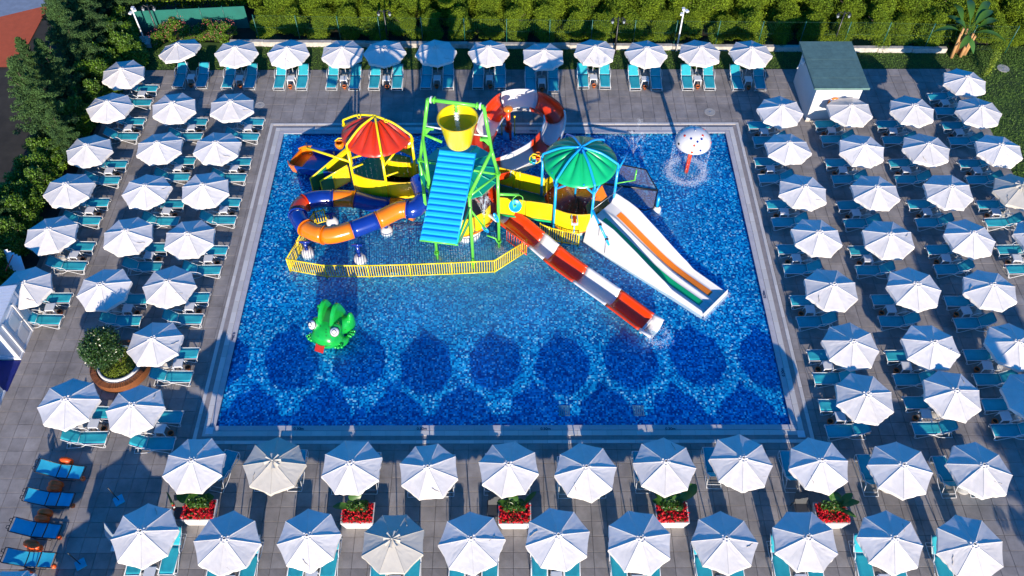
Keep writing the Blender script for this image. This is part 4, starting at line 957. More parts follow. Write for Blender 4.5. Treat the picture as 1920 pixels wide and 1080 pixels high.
for sg in (1, -1):      # outer skirts down to the pool floor, with the rolled top edge
    vs = []; tops = []
    for s in np.linspace(0, 1, N_):
        c0 = w_top + ax * Lw * s + sd_ * sg * hw2(s); zt = hz(s) + cross(1, s); lean = .12 + .22 * (1 - s); tops.append((c0[0], c0[1], zt))
        o_ = c0 + sd_ * sg * .06; o2 = c0 + sd_ * sg * (.06 + lean); vs += [(c0[0], c0[1], zt), (o_[0], o_[1], zt - .02), (o2[0], o2[1], FLOOR)]
    fs = [(i * 3 + j, (i + 1) * 3 + j, (i + 1) * 3 + j + 1, i * 3 + j + 1) for i in range(N_ - 1) for j in range(2)]
    q = MB(); q.add(vs, fs, True); q.build('skirt', 'slide_white', WS); q = MB(); q.tube(tops, .04, 6); q.build('rolled_edge', 'slide_white', WS)
q = MB(); c0 = w_end; q.add([tuple(c0 + sd_ * .96 + (0, 0, .11)), tuple(c0 - sd_ * .96 + (0, 0, .11)), tuple(c0 - sd_ * .9 + ax * .1 + (0, 0, FLOOR - c0[2])), tuple(c0 + sd_ * .9 + ax * .1 + (0, 0, FLOOR - c0[2]))], [(0, 1, 2, 3)]); q.box((c0[0] - ax[0] * .2, c0[1] - ax[1] * .2, -.04), (1.86, .16, .08), rz=math.atan2(sd_[1], sd_[0])); q.build('end_sill', 'slide_white', WS)
q = MB(); p, r_ = w_top + sd_ * .9, w_top - sd_ * .9; q.tube([p + (0, 0, .1), p + (0, 0, .75), p + ax * .35 + (0, 0, .75), r_ + ax * .1 + (0, 0, .45), r_ + (0, 0, .1)], .014, 5); q.build('grab_rail', 'steel', WS)
# blue box chute at the far left of the red tower
BC = empty('box_slide', A(600, 300, FLOOR), 0, 'wide dark blue trough slide with orange end running left from the red tower', 'trough slide')
c0, c1 = V3(A(655, 318, .75)), V3(A(556, 302, .0)); 
b = lambda t: c0 + (c1 - c0) * t
pr_ = [(-.75, .42), (-.72, 0), (.72, 0), (.75, .42), (.82, .42), (.78, -.05), (-.78, -.05), (-.82, .42)]
q = MB(); q.sweep([b(0), b(.5), b(.82)], pr_, closed=True, smooth=False); q.build('trough', 'slide_blue', BC)
q = MB(); q.sweep([b(.82), b(.93), b(1.0)], lambda t: [(-.78 + .3 * t * t, .46), (-.74 + .3 * t * t, 0), (.74 - .3 * t * t, 0), (.78 - .3 * t * t, .46), (.86 - .3 * t * t, .46), (.80 - .3 * t * t, -.05), (-.80 + .3 * t * t, -.05), (-.86 + .3 * t * t, .46)], closed=True, smooth=False); q.build('trough_end', 'orange', BC)
q = MB(); q.box(tuple(b(.995) + (0.0, 0, .2)), (.06, 1.0, .4), rz=math.atan2((c1 - c0)[1], (c1 - c0)[0])); q.build('end_lip', 'orange', BC)
for t_ in (.3, .8):
    p = b(t_); q = MB(); q.tube([(p[0], p[1], FLOOR), (p[0], p[1], p[2] - .05)], .06, 8); q.build('post', 'slide_blue', BC)

# --- yellow picket railing in the pool
def picket(name, pts, label):
    root = empty(name, (pts[0][0], pts[0][1], FLOOR), 0, label, 'railing'); shared = None; zt, zb = .80, -.02
    for i in range(len(pts) - 1):
        a, b_ = V3((*pts[i][:2], 0)), V3((*pts[i + 1][:2], 0)); L_ = np.linalg.norm(b_ - a); n_ = max(2, round(L_ / .115))
        q = MB(); q.tube([a + (0, 0, zt), b_ + (0, 0, zt)], .032, 6); q.build('top_rail', 'yellow', root)
        q = MB(); q.tube([a + (0, 0, zb), b_ + (0, 0, zb)], .024, 6); q.build('bottom_rail', 'yellow', root)
        for k in range(1, n_):
            p = a + (b_ - a) * k / n_
            if shared is None:
                q = MB(); q.tube([(0, 0, zb), (0, 0, zt)], .019, 5, caps=False); shared = q.build('baluster', 'yellow', root, off=np.zeros(3)); o = shared
            else: o = shared.copy(); COL.objects.link(o)
            o.parent = root; o.location = (p[0] - pts[0][0], p[1] - pts[0][1], -FLOOR)
    for p in pts:
        q = MB(); q.tube([(p[0], p[1], FLOOR), (p[0], p[1], zt + .05)], .038, 6); q.build('post', 'yellow', root)
def rp_(px, py): return A(px, py, .80)[:2]
fr = [rp_(588, 398), rp_(556, 452), rp_(537, 486), rp_(607, 498), rp_(688, 498), rp_(767, 496), rp_(846, 493), rp_(927, 489), rp_(987, 451)]
picket('railing', fr, 'long low yellow picket railing standing in the water before the tipping bucket')
picket('railing', [rp_(1013, 420), rp_(1030, 427), rp_(1055, 433), rp_(1086, 438)], 'short curved yellow picket railing before the white pedestal of the green tower')
picket('railing', [rp_(607, 393), rp_(588, 398)], 'short yellow picket railing seen through the loop of the tube slide')

# --- net bridge
NB = empty('net_tunnel', A(1180, 370, FLOOR), 0, 'black rope net tunnel with dark frame right of the green canopy tower', 'climbing net')
npx = {'a': (1128, 300, 1.1), 'b': (1160, 308, 1.1), 'c': (1211, 318, 1.1), 'd': (1233, 357, .95), 'r0': (1118, 343, .75), 'r1': (1160, 345, .75), 'f': (1226, 390, .55), 'g': (1210, 394, .5), 'h': (1180, 388, .55), 'i': (1150, 372, .6)}
Q = {k_: V3(A(*v)) for k_, v in npx.items()}
q = MB(); q.tube([Q['a'], Q['b'], Q['c'], Q['d'], Q['f'], Q['g'], Q['h'], Q['i']], .035, 6); q.tube([Q['r0'], Q['d']], .06, 6); q.build('net_frame', 'black', NB)
def netfill(quad, n1, n2, sag):
    q = MB(); a, b_, c, d = quad
    def P(u, v): p = (a * (1 - u) + b_ * u) * (1 - v) + (d * (1 - u) + c * u) * v; return p - np.array([0, 0, sag * 16 * u * (1 - u) * v * (1 - v)])
    for i in range(n1 + 1): q.tube([P(i / n1, t) for t in np.linspace(0, 1, 5)], .006, 3, caps=False)
    for j in range(n2 + 1): q.tube([P(t, j / n2) for t in np.linspace(0, 1, 7)], .006, 3, caps=False)
    q.build('net', 'net', NB)
netfill((Q['r0'], Q['d'], Q['c'], Q['a']), 44, 22, .12); netfill((Q['i'], Q['f'], Q['d'], Q['r0']), 44, 22, .15)
p = A(1230, 397, FLOOR); q = MB(); q.tube([p, (p[0], p[1], .95)], .075, 10); q.build('post', 'post_blue', NB); q = MB(); q.lathe([(.22, 0), (.22, .3), (.12, .42)], p, 16); q.build('post_footing', 'slide_white', NB)
# --- red fountain post behind
p = A(953, 256, FLOOR); FN = empty('fountain_post', p, 0, 'dark red hydrant-like spray post between two thin yellow posts behind the flume ring', 'water feature')
q = MB(); q.tube([p, (p[0], p[1], 1.7)], .12, 10); q.lathe([(.13, .5), (.20, .5), (.20, .62), (.13, .62)], p, 12, False); q.build('column', 'red', FN)
q = MB(); q.sphere((p[0], p[1], 1.78), .26, 12, 7, sz=.6); q.build('spray_head', 'orange', FN)
q = MB(); q.lathe([(.32, 0), (.30, .25), (.16, .4)], p, 16); q.build('footing', 'post_blue', FN)
for s_ in (-.62, .62):
    q = MB(); q.tube([(p[0] + s_ * .55, p[1] + .1, FLOOR), (p[0] + s_ * .55, p[1] + .1, 1.15)], .03, 6); q.sphere((p[0] + s_ * .55, p[1] + .1, 1.17), .06, 8, 5); q.build('yellow_post', 'yellow', FN)

# --- mushroom
mp = (9.09, 31.49); MU = empty('mushroom_fountain', (*mp, FLOOR), 0, 'white mushroom fountain with red and blue spots on an orange stem', 'water feature')
q = MB(); q.tube([(*mp, FLOOR), (*mp, 2.2)], .11, 14); q.build('stem', 'red', MU)
RM, ZM, HM = .90, 1.98, .78
prof = [(RM * math.cos(t) if t < 1.5 else .001, HM * math.sin(t)) for t in np.linspace(0, math.pi / 2, 12)]
q = MB(); q.lathe([(.10, .02), (RM * .6, -.02), (RM - .04, -.03)] + prof, (*mp, ZM), 44); q.build('cap', 'slide_white', MU)
q = MB(); q.sphere((*mp, ZM + HM), .05, 8, 5); q.build('cap_nozzle', 'steel', MU)
for (a, t, m_) in ((262, .62, 'red'), (285, .30, 'slide_blue'), (258, .18, 'red'), (300, .95, 'slide_blue'), (322, 1.08, 'red'), (30, .9, 'red'), (60, .75, 'slide_blue'), (115, .85, 'red'), (345, .25, 'red'), (240, .98, 'slide_blue'), (200, .9, 'red'), (205, .3, 'black'), (150, .7, 'slide_blue'), (90, 1.2, 'slide_blue'), (275, .85, 'slide_blue')):
    n_ = np.array([math.cos(t) * math.cos(R(a)) / RM, math.cos(t) * math.sin(R(a)) / RM, math.sin(t) / HM]); n_ /= np.linalg.norm(n_)
    c = V3((mp[0] + RM * math.cos(t) * math.cos(R(a)), mp[1] + RM * math.cos(t) * math.sin(R(a)), ZM + HM * math.sin(t)))
    q = MB(); q.tube([c - n_ * .02, c + n_ * .012], .058, 12); q.build('spot', m_, MU)

# --- frog slide
def metab(els, res=.07, thr=.6):
    mb = bpy.data.metaballs.new('mb'); mb.resolution = res; mb.threshold = thr; o = bpy.data.objects.new('mb', mb); COL.objects.link(o)
    for (x, y, z, sx, sy, sz) in els:
        e = mb.elements.new(type='ELLIPSOID'); e.co = (x, y, z); s_ = 1.35; e.size_x, e.size_y, e.size_z = sx, sy, sz; e.radius = 1.55; e.stiffness = 2.2
    bpy.context.view_layer.update(); me = bpy.data.meshes.new_from_object(o.evaluated_get(bpy.context.evaluated_depsgraph_get())); bpy.data.objects.remove(o); return me
fg = A(622, 626, 0); FG = empty('frog_slide', (fg[0], fg[1], FLOOR), 0, 'glossy green spotted frog shaped slide with goggling white eyes', 'frog slide')
RZ = R(-20)    # frog faces the camera, turned a little left
FG.rotation_euler = (0, 0, RZ); FG.scale = (.95, 1.0, 1.1)
# local: -Y front (mouth), z above floor
els = [(0, -.30, .55, .72, .55, .52), (0, -.62, .42, .62, .30, .36), (.0, .25, .55, .62, .60, .55), (-.50, -.18, .95, .26, .26, .28), (.50, -.18, .95, .26, .26, .28),
       (-.62, .55, .42, .28, .42, .42), (.68, .55, .45, .30, .45, .46), (-.62, -.45, .22, .16, .30, .2), (.66, -.35, .26, .18, .32, .24), (.80, .62, .85, .15, .18, .34), (-.80, .62, .80, .15, .18, .3), (.84, -.15, .18, .12, .3, .16)]
me = metab(els); me.materials.clear(); me.materials.append(M['frog_green']); me.polygons.foreach_set('use_smooth', [True] * len(me.polygons))
o = bpy.data.objects.new('body', me); COL.objects.link(o); o.parent = FG
for s_ in (-1, 1):
    ec = V3((s_ * .56, -.40, 1.02)); q = MB(); q.sphere(ec, .205, 18, 12); q.build('eye', 'eye_white', FG, off=np.zeros(3))
    dd_ = V3((s_ * .30, -.62, .72)); dd_ /= np.linalg.norm(dd_); ua = np.cross(dd_, [0, 0, 1.]); ua /= np.linalg.norm(ua); ub = np.cross(ua, dd_); q = MB()
    q.tube([ec + dd_ * .178 + (ua * math.cos(a) + ub * math.sin(a)) * .095 for a in np.linspace(0, 6.283, 17)[:-1]], .02, 5, closed=True)
    q.tube([ec + dd_ * .03 + (ua * math.cos(a) + ub * math.sin(a)) * .205 for a in np.linspace(0, 6.283, 21)[:-1]], .02, 5, closed=True); q.build('pupil_ring', 'black', FG, off=np.zeros(3))
q = MB(); q.sweep([(0, -.70, .66), (0, -.92, .52), (0, -1.16, .30)], [(-.22, 0), (.22, 0), (.20, -.03), (-.20, -.03)], closed=True, smooth=False); q.build('tongue', 'red_carpet', FG, off=np.zeros(3))
for s_ in (-1, 1):     # raised side walls of the slide channel over its back
    ol = smoothpath([(-.30, .95), (-.22, 1.25), (.02, 1.62), (.32, 1.80), (.60, 1.70), (.80, 1.30), (.95, .75), (1.0, .2)], 4); nn2 = len(ol); vs = []
    for (xo, kk) in ((-.10, .90), (-.06, .98), (.06, .98), (.10, .90)):
        vs += [(s_ * .30 + xo, .35 + (y_ - .35) * kk, .6 + (z_ - .6) * kk) for (y_, z_) in ol]
    fs = [(a * nn2 + k, a * nn2 + k + 1, (a + 1) * nn2 + k + 1, (a + 1) * nn2 + k) for a in range(3) for k in range(nn2 - 1)] + [tuple(range(nn2)), tuple(reversed(range(3 * nn2, 4 * nn2)))]
    q = MB(); q.add(vs, fs, False); q.build('side_wall', 'frog_green', FG, off=np.zeros(3))
q = MB(); q.sweep(smoothpath([(0, -.28, .92), (0, 0, 1.12), (0, .4, 1.30), (0, .7, 1.0), (0, .98, .3)], 5), [(-.22, 0), (.22, 0), (.22, -.05), (-.22, -.05)], closed=True, smooth=False); q.build('slide_channel', 'frog_dark', FG, off=np.zeros(3))
q = MB(); q.sweep(smoothpath([(-.45, -.80, .53), (-.2, -.90, .50), (0, -.93, .49), (.2, -.90, .50), (.45, -.80, .53)], 4), [(.02, .03), (.02, -.03), (-.02, -.03), (-.02, .03)], closed=True); q.build('lip', 'frog_dark', FG, off=np.zeros(3))
from mathutils.bvhtree import BVHTree
bv = BVHTree.FromPolygons([v.co.copy() for v in me.vertices], [tuple(p.vertices) for p in me.polygons]); q = MB()
for k in range(46):
    x, y = rng.uniform(-.75, .75), rng.uniform(-.8, .7); h_ = bv.ray_cast(Vector((x, y, 3)), Vector((0, 0, -1)))
    if h_[0] is not None and h_[0].z > .42:
        c, n_ = V3(h_[0]), V3(h_[1]); q.tube([c - n_ * .015, c + n_ * .006], rng.uniform(.026, .036), 8)
o = q.build('skin_spots', 'frog_dark', FG, off=np.zeros(3)); o['kind'] = 'stuff'
for (x, y) in ((.62, -.72), (.76, -.70), (.90, -.62), (1.02, .02), (1.08, .16), (1.06, .30), (-.6, -.76), (-.74, -.72), (-.86, -.62)):
    q = MB(); q.sphere((x, y, .37), .075, 8, 6); q.tube([(x * .85, y * .75, .40), (x, y, .37)], [.06, .06], 6); q.build('toe', 'frog_green', FG, off=np.zeros(3))

# ------------------------------------------------------------ water in the air and foam
def spray(name, label, gen, n_, size, parent=None, flat=False, cat='water spray'):
    P = gen(n_); 
    if flat:
        a = rng.uniform(0, 6.28, n_); s_ = size * rng.uniform(.4, 1.5, n_); v = []
        for k in range(6):
            t = a + k * math.pi / 3; rr = s_ * rng.uniform(.6, 1.2, n_); v.append(P + np.stack([rr * np.cos(t), rr * np.sin(t), np.zeros(n_)], 1))
        v = np.stack(v, 1).reshape(-1, 3); f = np.arange(n_ * 6).reshape(n_, 6)
    else: v, f = leaves(P, size, up=0, aspect=.6)
    o = npmesh(name, v, f, 'foam', parent)
    if parent is None: tag(o, label, cat, kind='stuff')
    else: o['kind'] = 'stuff'
    return o
def ring(cx, cy, r, w_, z=WATER + .012):
    def g(n_): a = rng.uniform(0, 6.283, n_); rr = r + rng.normal(0, w_, n_); return np.stack([cx + rr * np.cos(a), cy + rr * np.sin(a), np.full(n_, z) + rng.random(n_) * .01], 1)
    return g
spray('foam_ring', 'ring of white foam on the water round the mushroom stem', ring(*mp, .92, .13), 2600, .022, flat=True, cat='foam')
spray('water_curtain', 'thin curtain of drops falling from the rim of the mushroom cap', lambda n_: (lambda a, z: np.stack([mp[0] + (RM + .02 + rng.normal(0, .02, n_)) * np.cos(a), mp[1] + (RM + .02) * np.sin(a), z], 1))(np.round(rng.uniform(0, 6.283, n_) * 5) / 5 + rng.normal(0, .035, n_), rng.uniform(WATER, ZM, n_)), 2600, .028)
def jet(x, y, z0, h_, r, nk=5, tmax=.75):
    def g(n_):
        t = rng.random(n_) ** .8 * tmax; ki = rng.integers(0, nk, n_); k = ki * 6.283 / nk + rng.normal(0, .05, n_) + .4; sp = .015 + .10 * t * t; rr = r * t * (.35 + .65 * (ki % 2))
        zz = z0 + h_ * 4 * t * (1 - t) + rng.normal(0, 1, n_) * sp * .5
        return np.stack([x + rr * np.cos(k) + rng.normal(0, 1, n_) * sp, y + rr * np.sin(k) + rng.normal(0, 1, n_) * sp, zz], 1)
    return g
p = A(1187, 288, 2.95); spray('fountain_spray', 'white spray thrown from the green nozzle right of the green canopy', jet(p[0], p[1], 2.95, 1.2, 1.8, 7), 3000, .018)
p = A(907, 400, 2.9); spray('fountain_spray', 'white fan of spray beside the ribbed blue board', jet(p[0], p[1], 2.6, 1.3, .9, 7), 4200, .022)
spray('pouring_water', '', lambda n_: (lambda t: np.stack([tc_[0] + rng.normal(0, .04, n_) + .05 * t, tc_[1] - .12 + rng.normal(0, .05, n_), tc_[2] - .4 - t * 1.15], 1))(rng.random(n_)), 1500, .05, parent=None if False else tb).location = tuple(-V3(tb.location))
for (px, py, r_, n_) in ((885, 395, .5, 700), (1230, 400, .28, 260), (676, 492, .3, 300), (578, 480, .25, 220), (625, 421, .22, 160), (1240, 432, .35, 120), (1255, 440, .3, 90), (548, 508, .5, 100), (1000, 500, .5, 60), (783, 508, .9, 160), (862, 470, .7, 220), (938, 472, .35, 160)):
    p = A(px, py, WATER); spray('foam_patch', 'small patch of white foam on the pool at a foot of the play structure', ring(p[0], p[1], r_ * .6, r_ * .3), n_, .018, flat=True, cat='foam')
spray('drips', 'thin drops falling from the rim of the red canopy', lambda n_: np.stack([RD[0] + 1.68 * np.cos(k := R(1) * (np.round(rng.uniform(200, 330, n_) / 9) * 9) + rng.normal(0, .01, n_)), RD[1] + 1.68 * np.sin(k), rng.uniform(.7, 3.3, n_)], 1), 600, .022)
spray('drips', 'thin drops falling from the rim of the green canopy', lambda n_: np.stack([GC[0] + 1.7 * np.cos(k := R(1) * (np.round(rng.uniform(0, 360, n_) / 12) * 12) + rng.normal(0, .01, n_)), GC[1] + 1.7 * np.sin(k), rng.uniform(.3, 3.4, n_)], 1), 800, .022)
e1 = V3(FP[-1]); spray('foam_patch', 'foam at the lower end of the red and white flume', ring(e1[0] + .1, e1[1] - .1, .45, .12), 500, .02, flat=True, cat='foam')
spray('foam_patch', 'foam at the lower end of the white double slide', lambda n_: np.stack([*((w_end[:2, None] + ax[:2, None] * (.12 + rng.normal(0, .05, n_)) + sd_[:2, None] * rng.uniform(-1.05, 1.05, n_))), np.full(n_, WATER + .012)], 1), 500, .02, flat=True, cat='foam')

# ------------------------------------------------------------ shed, cabins, beach wheelchairs, planters
SH = empty('shed', (17.2, 37.0, 0), 0, 'small white rendered shed with flat dark green felt roof behind the right deck', 'shed')
q = MB(); x0, x1, y0, y1 = 16.04, 18.45, 35.25, 38.55
q.box(((x0 + x1) / 2, (y0 + y1) / 2, 1.2), (x1 - x0, y1 - y0, 2.4)); q.build('wall', 'shed_wall', SH)
q = MB()
yy = np.linspace(34.98, 38.85, 6)
for k in range(5): 
    q2 = MB(); q2.box(((15.82 + 18.62) / 2, (yy[k] + yy[k + 1]) / 2, 2.47 + .004 * (k % 2)), (2.80, yy[k + 1] - yy[k] - .012, .09)); q2.build('roof_sheet', 'shed_roof', SH)
q = MB(); q.box((17.22, 34.955, 2.46), (2.84, .04, .13)); q.box((15.795, 36.9, 2.46), (.04, 3.9, .13)); q.build('fascia', 'shed_roof', SH)
q = MB(); q.box((17.22, 35.235, .06), (2.44, .03, .12)); q.build('plinth', 'kerb', SH)
q = MB(); q.box((15.93, 37.9, 1.9), (.12, .3, .22)); q.tube([(15.85, 37.9, 1.8), (15.7, 37.8, 1.5)], .03, 5); q.build('wall_lamp', 'white_metal', SH)
p = A(1563, 192, 1.3); LB = empty('lifebuoy', (p[0], 35.17, 1.35), 0, 'orange lifebuoy hung on the white front wall of the shed', 'lifebuoy')
q = MB(); q.tube([(p[0] + .27 * math.cos(a), 35.17, 1.35 + .27 * math.sin(a)) for a in np.linspace(0, 6.283, 25)[:-1]], .07, 8, closed=True); q.build('ring', 'orange', LB)
for a in (.8, 2.4, 3.9, 5.5):
    q = MB(); c = V3((p[0] + .27 * math.cos(a), 35.17, 1.35 + .27 * math.sin(a))); tt = V3((-math.sin(a), 0, math.cos(a))); q.tube([c - tt * .05, c + tt * .05], .074, 8); q.build('band', 'eye_white', LB)

def cabin(x1, y0, y1, hgt, label):
    """white boarded cabin whose door side is at x1, gable roof along X"""
    w0 = 2.6; ct = empty('pool_cabin', (x1 - w0 / 2, (y0 + y1) / 2, 0), 0, label, 'cabin'); ym = (y0 + y1) / 2
    q = MB(); q.box((x1 - w0 / 2, ym, hgt / 2), (w0, y1 - y0, hgt)); q.build('wall', 'cabin_white', ct)
    zr = hgt + .0
    q = MB(); q.box((x1 - w0 / 2 - .1, ym, .05), (w0 + .35, y1 - y0 + .22, .10)); q.build('plinth', 'cabin_white', ct)
    n_ = 13; xa_, xb_ = x1 - w0 - .2, x1 + .22
    for k in range(n_):
        a, b_ = ym - (y1 - y0) / 2 - .18 + (y1 - y0 + .36) * k / n_, ym - (y1 - y0) / 2 - .18 + (y1 - y0 + .36) * (k + 1) / n_ - .015
        def hh(y): return hgt + .10 + .12 * (1 - (xb_ - xb_))
        q = MB(); q.slab([(xa_, a, hgt - .25), (xb_, a, hgt + .28), (xb_, b_, hgt + .28), (xa_, b_, hgt - .25)], .05); q.build('roof_board', 'cabin_white', ct)
    q = MB(); q.box((x1 + .03, ym - .1, .98), (.05, .92, 1.85)); d = q.build('door', 'cabin_white', ct)
    for zz, hh_ in ((.55, .75), (1.42, .72)):
        q = MB(); q.box((x1 + .062, ym - .1, zz), (.02, .66, hh_)); q.box((x1 + .068, ym - .1, zz), (.02, .52, hh_ - .14)); o = q.build('door_panel', 'slide_white', None, off=V3(ct.location)); o.parent = d
    for s_ in (-.56, .56):
        q = MB(); q.box((x1 + .05, ym - .1 + s_, 1.0), (.10, .10, 2.0)); q.build('door_frame', 'slide_white', ct)
    q = MB(); q.box((x1 + .03, ym + .58, 1.55), (.03, .13, .15)); q.build('notice', 'black', ct)
    q = MB(); q.sphere((x1 + .10, ym + .25, 1.0), .04, 8, 5); o = q.build('handle', 'steel', None, off=V3(ct.location)); o.parent = d
    for yy_ in (y0 - .02, y1 + .02):
        q = MB(); q.box((x1 - .02, yy_, hgt / 2), (.12, .12, hgt)); q.build('corner_board', 'slide_white', ct)
cabin(-21.35, 20.15, 22.1, 2.15, 'white boarded pool cabin with panelled door at the left edge, the upper one')
cabin(-21.45, 16.2, 18.35, 2.15, 'white boarded pool cabin at the left edge, the lower one mostly out of the photo')
b = MB(); b.add([(-26, 18.45, .01), (-21.30, 18.45, .01), (-21.25, 20.0, .01), (-26, 20.0, .01)], [(0, 1, 2, 3)]); b.box((-21.42, 19.2, .02), (.2, 1.5, .02)); o = b.build('blue_mat', 'navy'); tag(o, 'dark blue mat on the paving between the two white cabins', 'mat')

# white panel sign leaning at the hedge
p = A(28, 505, .6); SG = empty('leaning_board', p, 0, 'white slatted board with a red edge leaning in the hedge above the left cabin', 'board')
for k in range(5):
    a = V3(A(14 + k * 6, 478 + k * 3, 1.1)); q = MB(); q.slab([a + (-.0, 0, .35), a + (.15, .05, .35), a + (.35, -.55, -.3), a + (.2, -.6, -.3)], .03); q.build('slat', 'cabin_white', SG)
q = MB(); a, b_ = V3(A(24, 478, 1.5)), V3(A(10, 508, 1.3)); q.tube([a, b_], .03, 5); q.build('red_edge', 'red', SG)

def floating_chair():
    r = empty('beach_wheelchair', (0, 0, -50)); tag(r, 'x', 'beach wheelchair'); z0 = np.zeros(3)
    segs = [((-.92, .78), (-.30, .42)), ((-.26, .41), (.14, .43)), ((.20, .43), (.66, .40))]
    for i, (a, b_) in enumerate(segs):
        q = MB(); n_ = 5; vs = []
        for k in range(n_ + 1):
            t = k / n_; x, z = a[0] + (b_[0] - a[0]) * t, a[1] + (b_[1] - a[1]) * t - .05 * math.sin(math.pi * t)
            for j in range(4): u = j / 3 - .5; vs.append((x, u * .54, z - .02 * (1 - 4 * u * u)))
        q.add(vs, [(k * 4 + j, (k + 1) * 4 + j, (k + 1) * 4 + j + 1, k * 4 + j + 1) for k in range(n_) for j in range(3)], True); q.build(['back_sling', 'seat_sling', 'leg_sling'][i], 'sling_blue', r, off=z0)
    q = MB()
    for s_ in (-.28, .28):
        q.tube([(-.98, s_ * .9, .82), (-.92, s_, .78), (-.28, s_, .41), (.70, s_, .39)], .018, 6); q.tube([(-.28, s_, .41), (-.15, s_, .2), (.4, s_, .2), (.55, s_, .38)], .015, 5)
    for x, z in ((-.28, .40), (.17, .42), (-.98, .82), (.72, .38)): q.tube([(x, -.28, z), (x, .28, z)], .018, 6)
    q.build('frame', 'black', r, off=z0)
    for s_ in (-.14, .14):
        q = MB(); q.tube([(-.98, s_ - .07, .82), (-1.06, s_ - .05, .86), (-1.06, s_ + .05, .86), (-.98, s_ + .07, .82)], .016, 5); q.build('push_handle', 'black', r, off=z0)
    for s_ in (-1, 1):
        q = MB(); q.tube([(.17 * math.cos(a) - .24, s_ * .49, .24 + .13 * math.sin(a)) for a in np.linspace(0, 6.283, 17)[:-1]], .125, 8, closed=True); q.build('float_wheel', 'float_orange', r, off=z0)
    q = MB(); q.sphere((.66, -.14, .16), .10, 10, 7); q.build('front_float', 'float_orange', r, off=z0); return r
BW = floating_chair(); protos.append(BW)
for i, (px, py) in enumerate(((118, 884), (97, 936), (72, 994), (60, 1049))):
    x, y, _ = A(px, py, .4); dup(BW, (x + .1, y, 0), R(-5 + 3 * (i % 2)), 'blue beach wheelchair with orange float wheels at the lower left, %s from top' % ORD[i + 1], 'beach wheelchairs with orange floats')
for i, ((px, py), (ex, ey)) in enumerate((((223, 938), (192, 903)), ((151, 1058), (113, 1031)))):
    p = A(px, py, .03); e = A(ex, ey, .8); t = empty('sign_stand', (p[0], p[1], 0), 0, 'thin pole on a dark square foot plate in the shade, the %s one' % ('upper', 'lower')[i], 'stand')
    q = MB(); q.box((p[0], p[1], .03), (.36, .36, .05), rz=.6); q.build('foot_plate', 'sling_blue', t); q = MB(); q.tube([(p[0], p[1], .05), (p[0] - .02, p[1] + .02, 1.15)], .02, 6); q.build('pole', 'dark_steel', t)
p = A(208, 1010, .5); t = empty('tilted_sign', (p[0], p[1], 0), 0, 'pale tilted notice board on a stand left of the bottom row', 'sign board')
q = MB(); q.slab([V3(A(196, 980, 1.2)), V3(A(212, 1002, 1.2)), V3(A(214, 1022, .6)), V3(A(198, 1004, .7))], .04); q.build('board', 'grey_cloth', t); q = MB(); q.tube([(p[0] + .1, p[1] - .1, 0), (p[0] + .1, p[1] - .1, .8)], .03, 6); q.box((p[0] + .1, p[1] - .1, .03), (.4, .4, .06)); q.build('stand', 'white_metal', t)

# round planter with the bushy tree
PL = (-16.72, 19.55); RP = empty('round_planter', (*PL, 0), 0, 'round white planter wall ringed by a slatted wooden bench', 'planter')
q = MB(); q.lathe([(.92, 0), (.90, .50), (.80, .52), (.80, .30)], (*PL, 0), 44); q.build('planter_wall', 'shed_wall', RP)
q = MB(); q.lathe([(.81, .40), (.001, .42)], (*PL, 0), 24); q.build('soil', 'earth', RP)
bench = empty('bench', (0, 0, 0)); bench.parent = RP
sl = None
for k in range(72):
    a = 2 * math.pi * k / 72
    if sl is None:
        q = MB(); q.add([(.97, -.034, .40), (1.22, -.044, .40), (1.22, .044, .40), (.97, .034, .40), (.97, -.034, .44), (1.22, -.044, .44), (1.22, .044, .44), (.97, .034, .44)], [(3, 2, 1, 0), (4, 5, 6, 7), (0, 1, 5, 4), (1, 2, 6, 5), (2, 3, 7, 6), (3, 0, 4, 7)]); sl = q.build('slat', 'wood', None, off=np.zeros(3)); o = sl
    else: o = sl.copy(); COL.objects.link(o)
    o.parent = RP; o.rotation_euler = (0, 0, a)
bpy.data.objects.remove(bench)
q = MB(); q.lathe([(1.20, .02), (1.20, .38)], (*PL, 0), 44); q.build('bench_skirt', 'wood', RP)
bt = empty('bushy_tree', (*PL, .42), 0, 'dense round-headed evergreen tree growing in the round planter', 'tree')
q = MB(); q.tube([(PL[0] + .1, PL[1] + .1, .4), (PL[0], PL[1] + .1, 1.0), (PL[0] - .05, PL[1] + .1, 1.7)], [.09, .075, .05], 8)
for k in range(7):
    a = k * .9; q.tube([(PL[0], PL[1] + .1, 1.1), (PL[0] + .5 * math.cos(a), PL[1] + .1 + .5 * math.sin(a), 1.9)], [.04, .015], 5)
q.build('trunk', 'bark', bt)
TC_ = V3(A(188, 652, 1.75)); bl = [(0, 0, 0, .80, .80, .70), (.1, .35, .15, .6, .55, .55), (-.45, .05, -.1, .5, .55, .5), (.45, -.1, -.1, .5, .5, .45), (0, -.45, -.2, .55, .45, .45), (-.3, .45, .1, .45, .4, .4), (-.25, -.35, .2, .4, .4, .35), (.35, .3, .3, .35, .35, .35)]
P = blobcloud(17000, bl, .45) + TC_; v, f = leaves(P, .085, up=.6, aspect=.55); npmesh('crown', v - V3(bt.location), f, 'leaf_dark', bt)
gc = empty('ground_cover', (*PL, .42), 0, 'lime green feathery plants round the foot of the planter tree', 'plant')
P = np.stack([PL[0] + (rr := .76 * np.sqrt(rng.random(5000))) * np.cos(aa := rng.uniform(0, 6.283, 5000)), PL[1] + rr * np.sin(aa), .42 + rng.random(5000) * .28], 1); v, f = leaves(P, .07, up=.3, aspect=.25); npmesh('foliage', v - V3(gc.location), f, 'leaf_lime', gc)

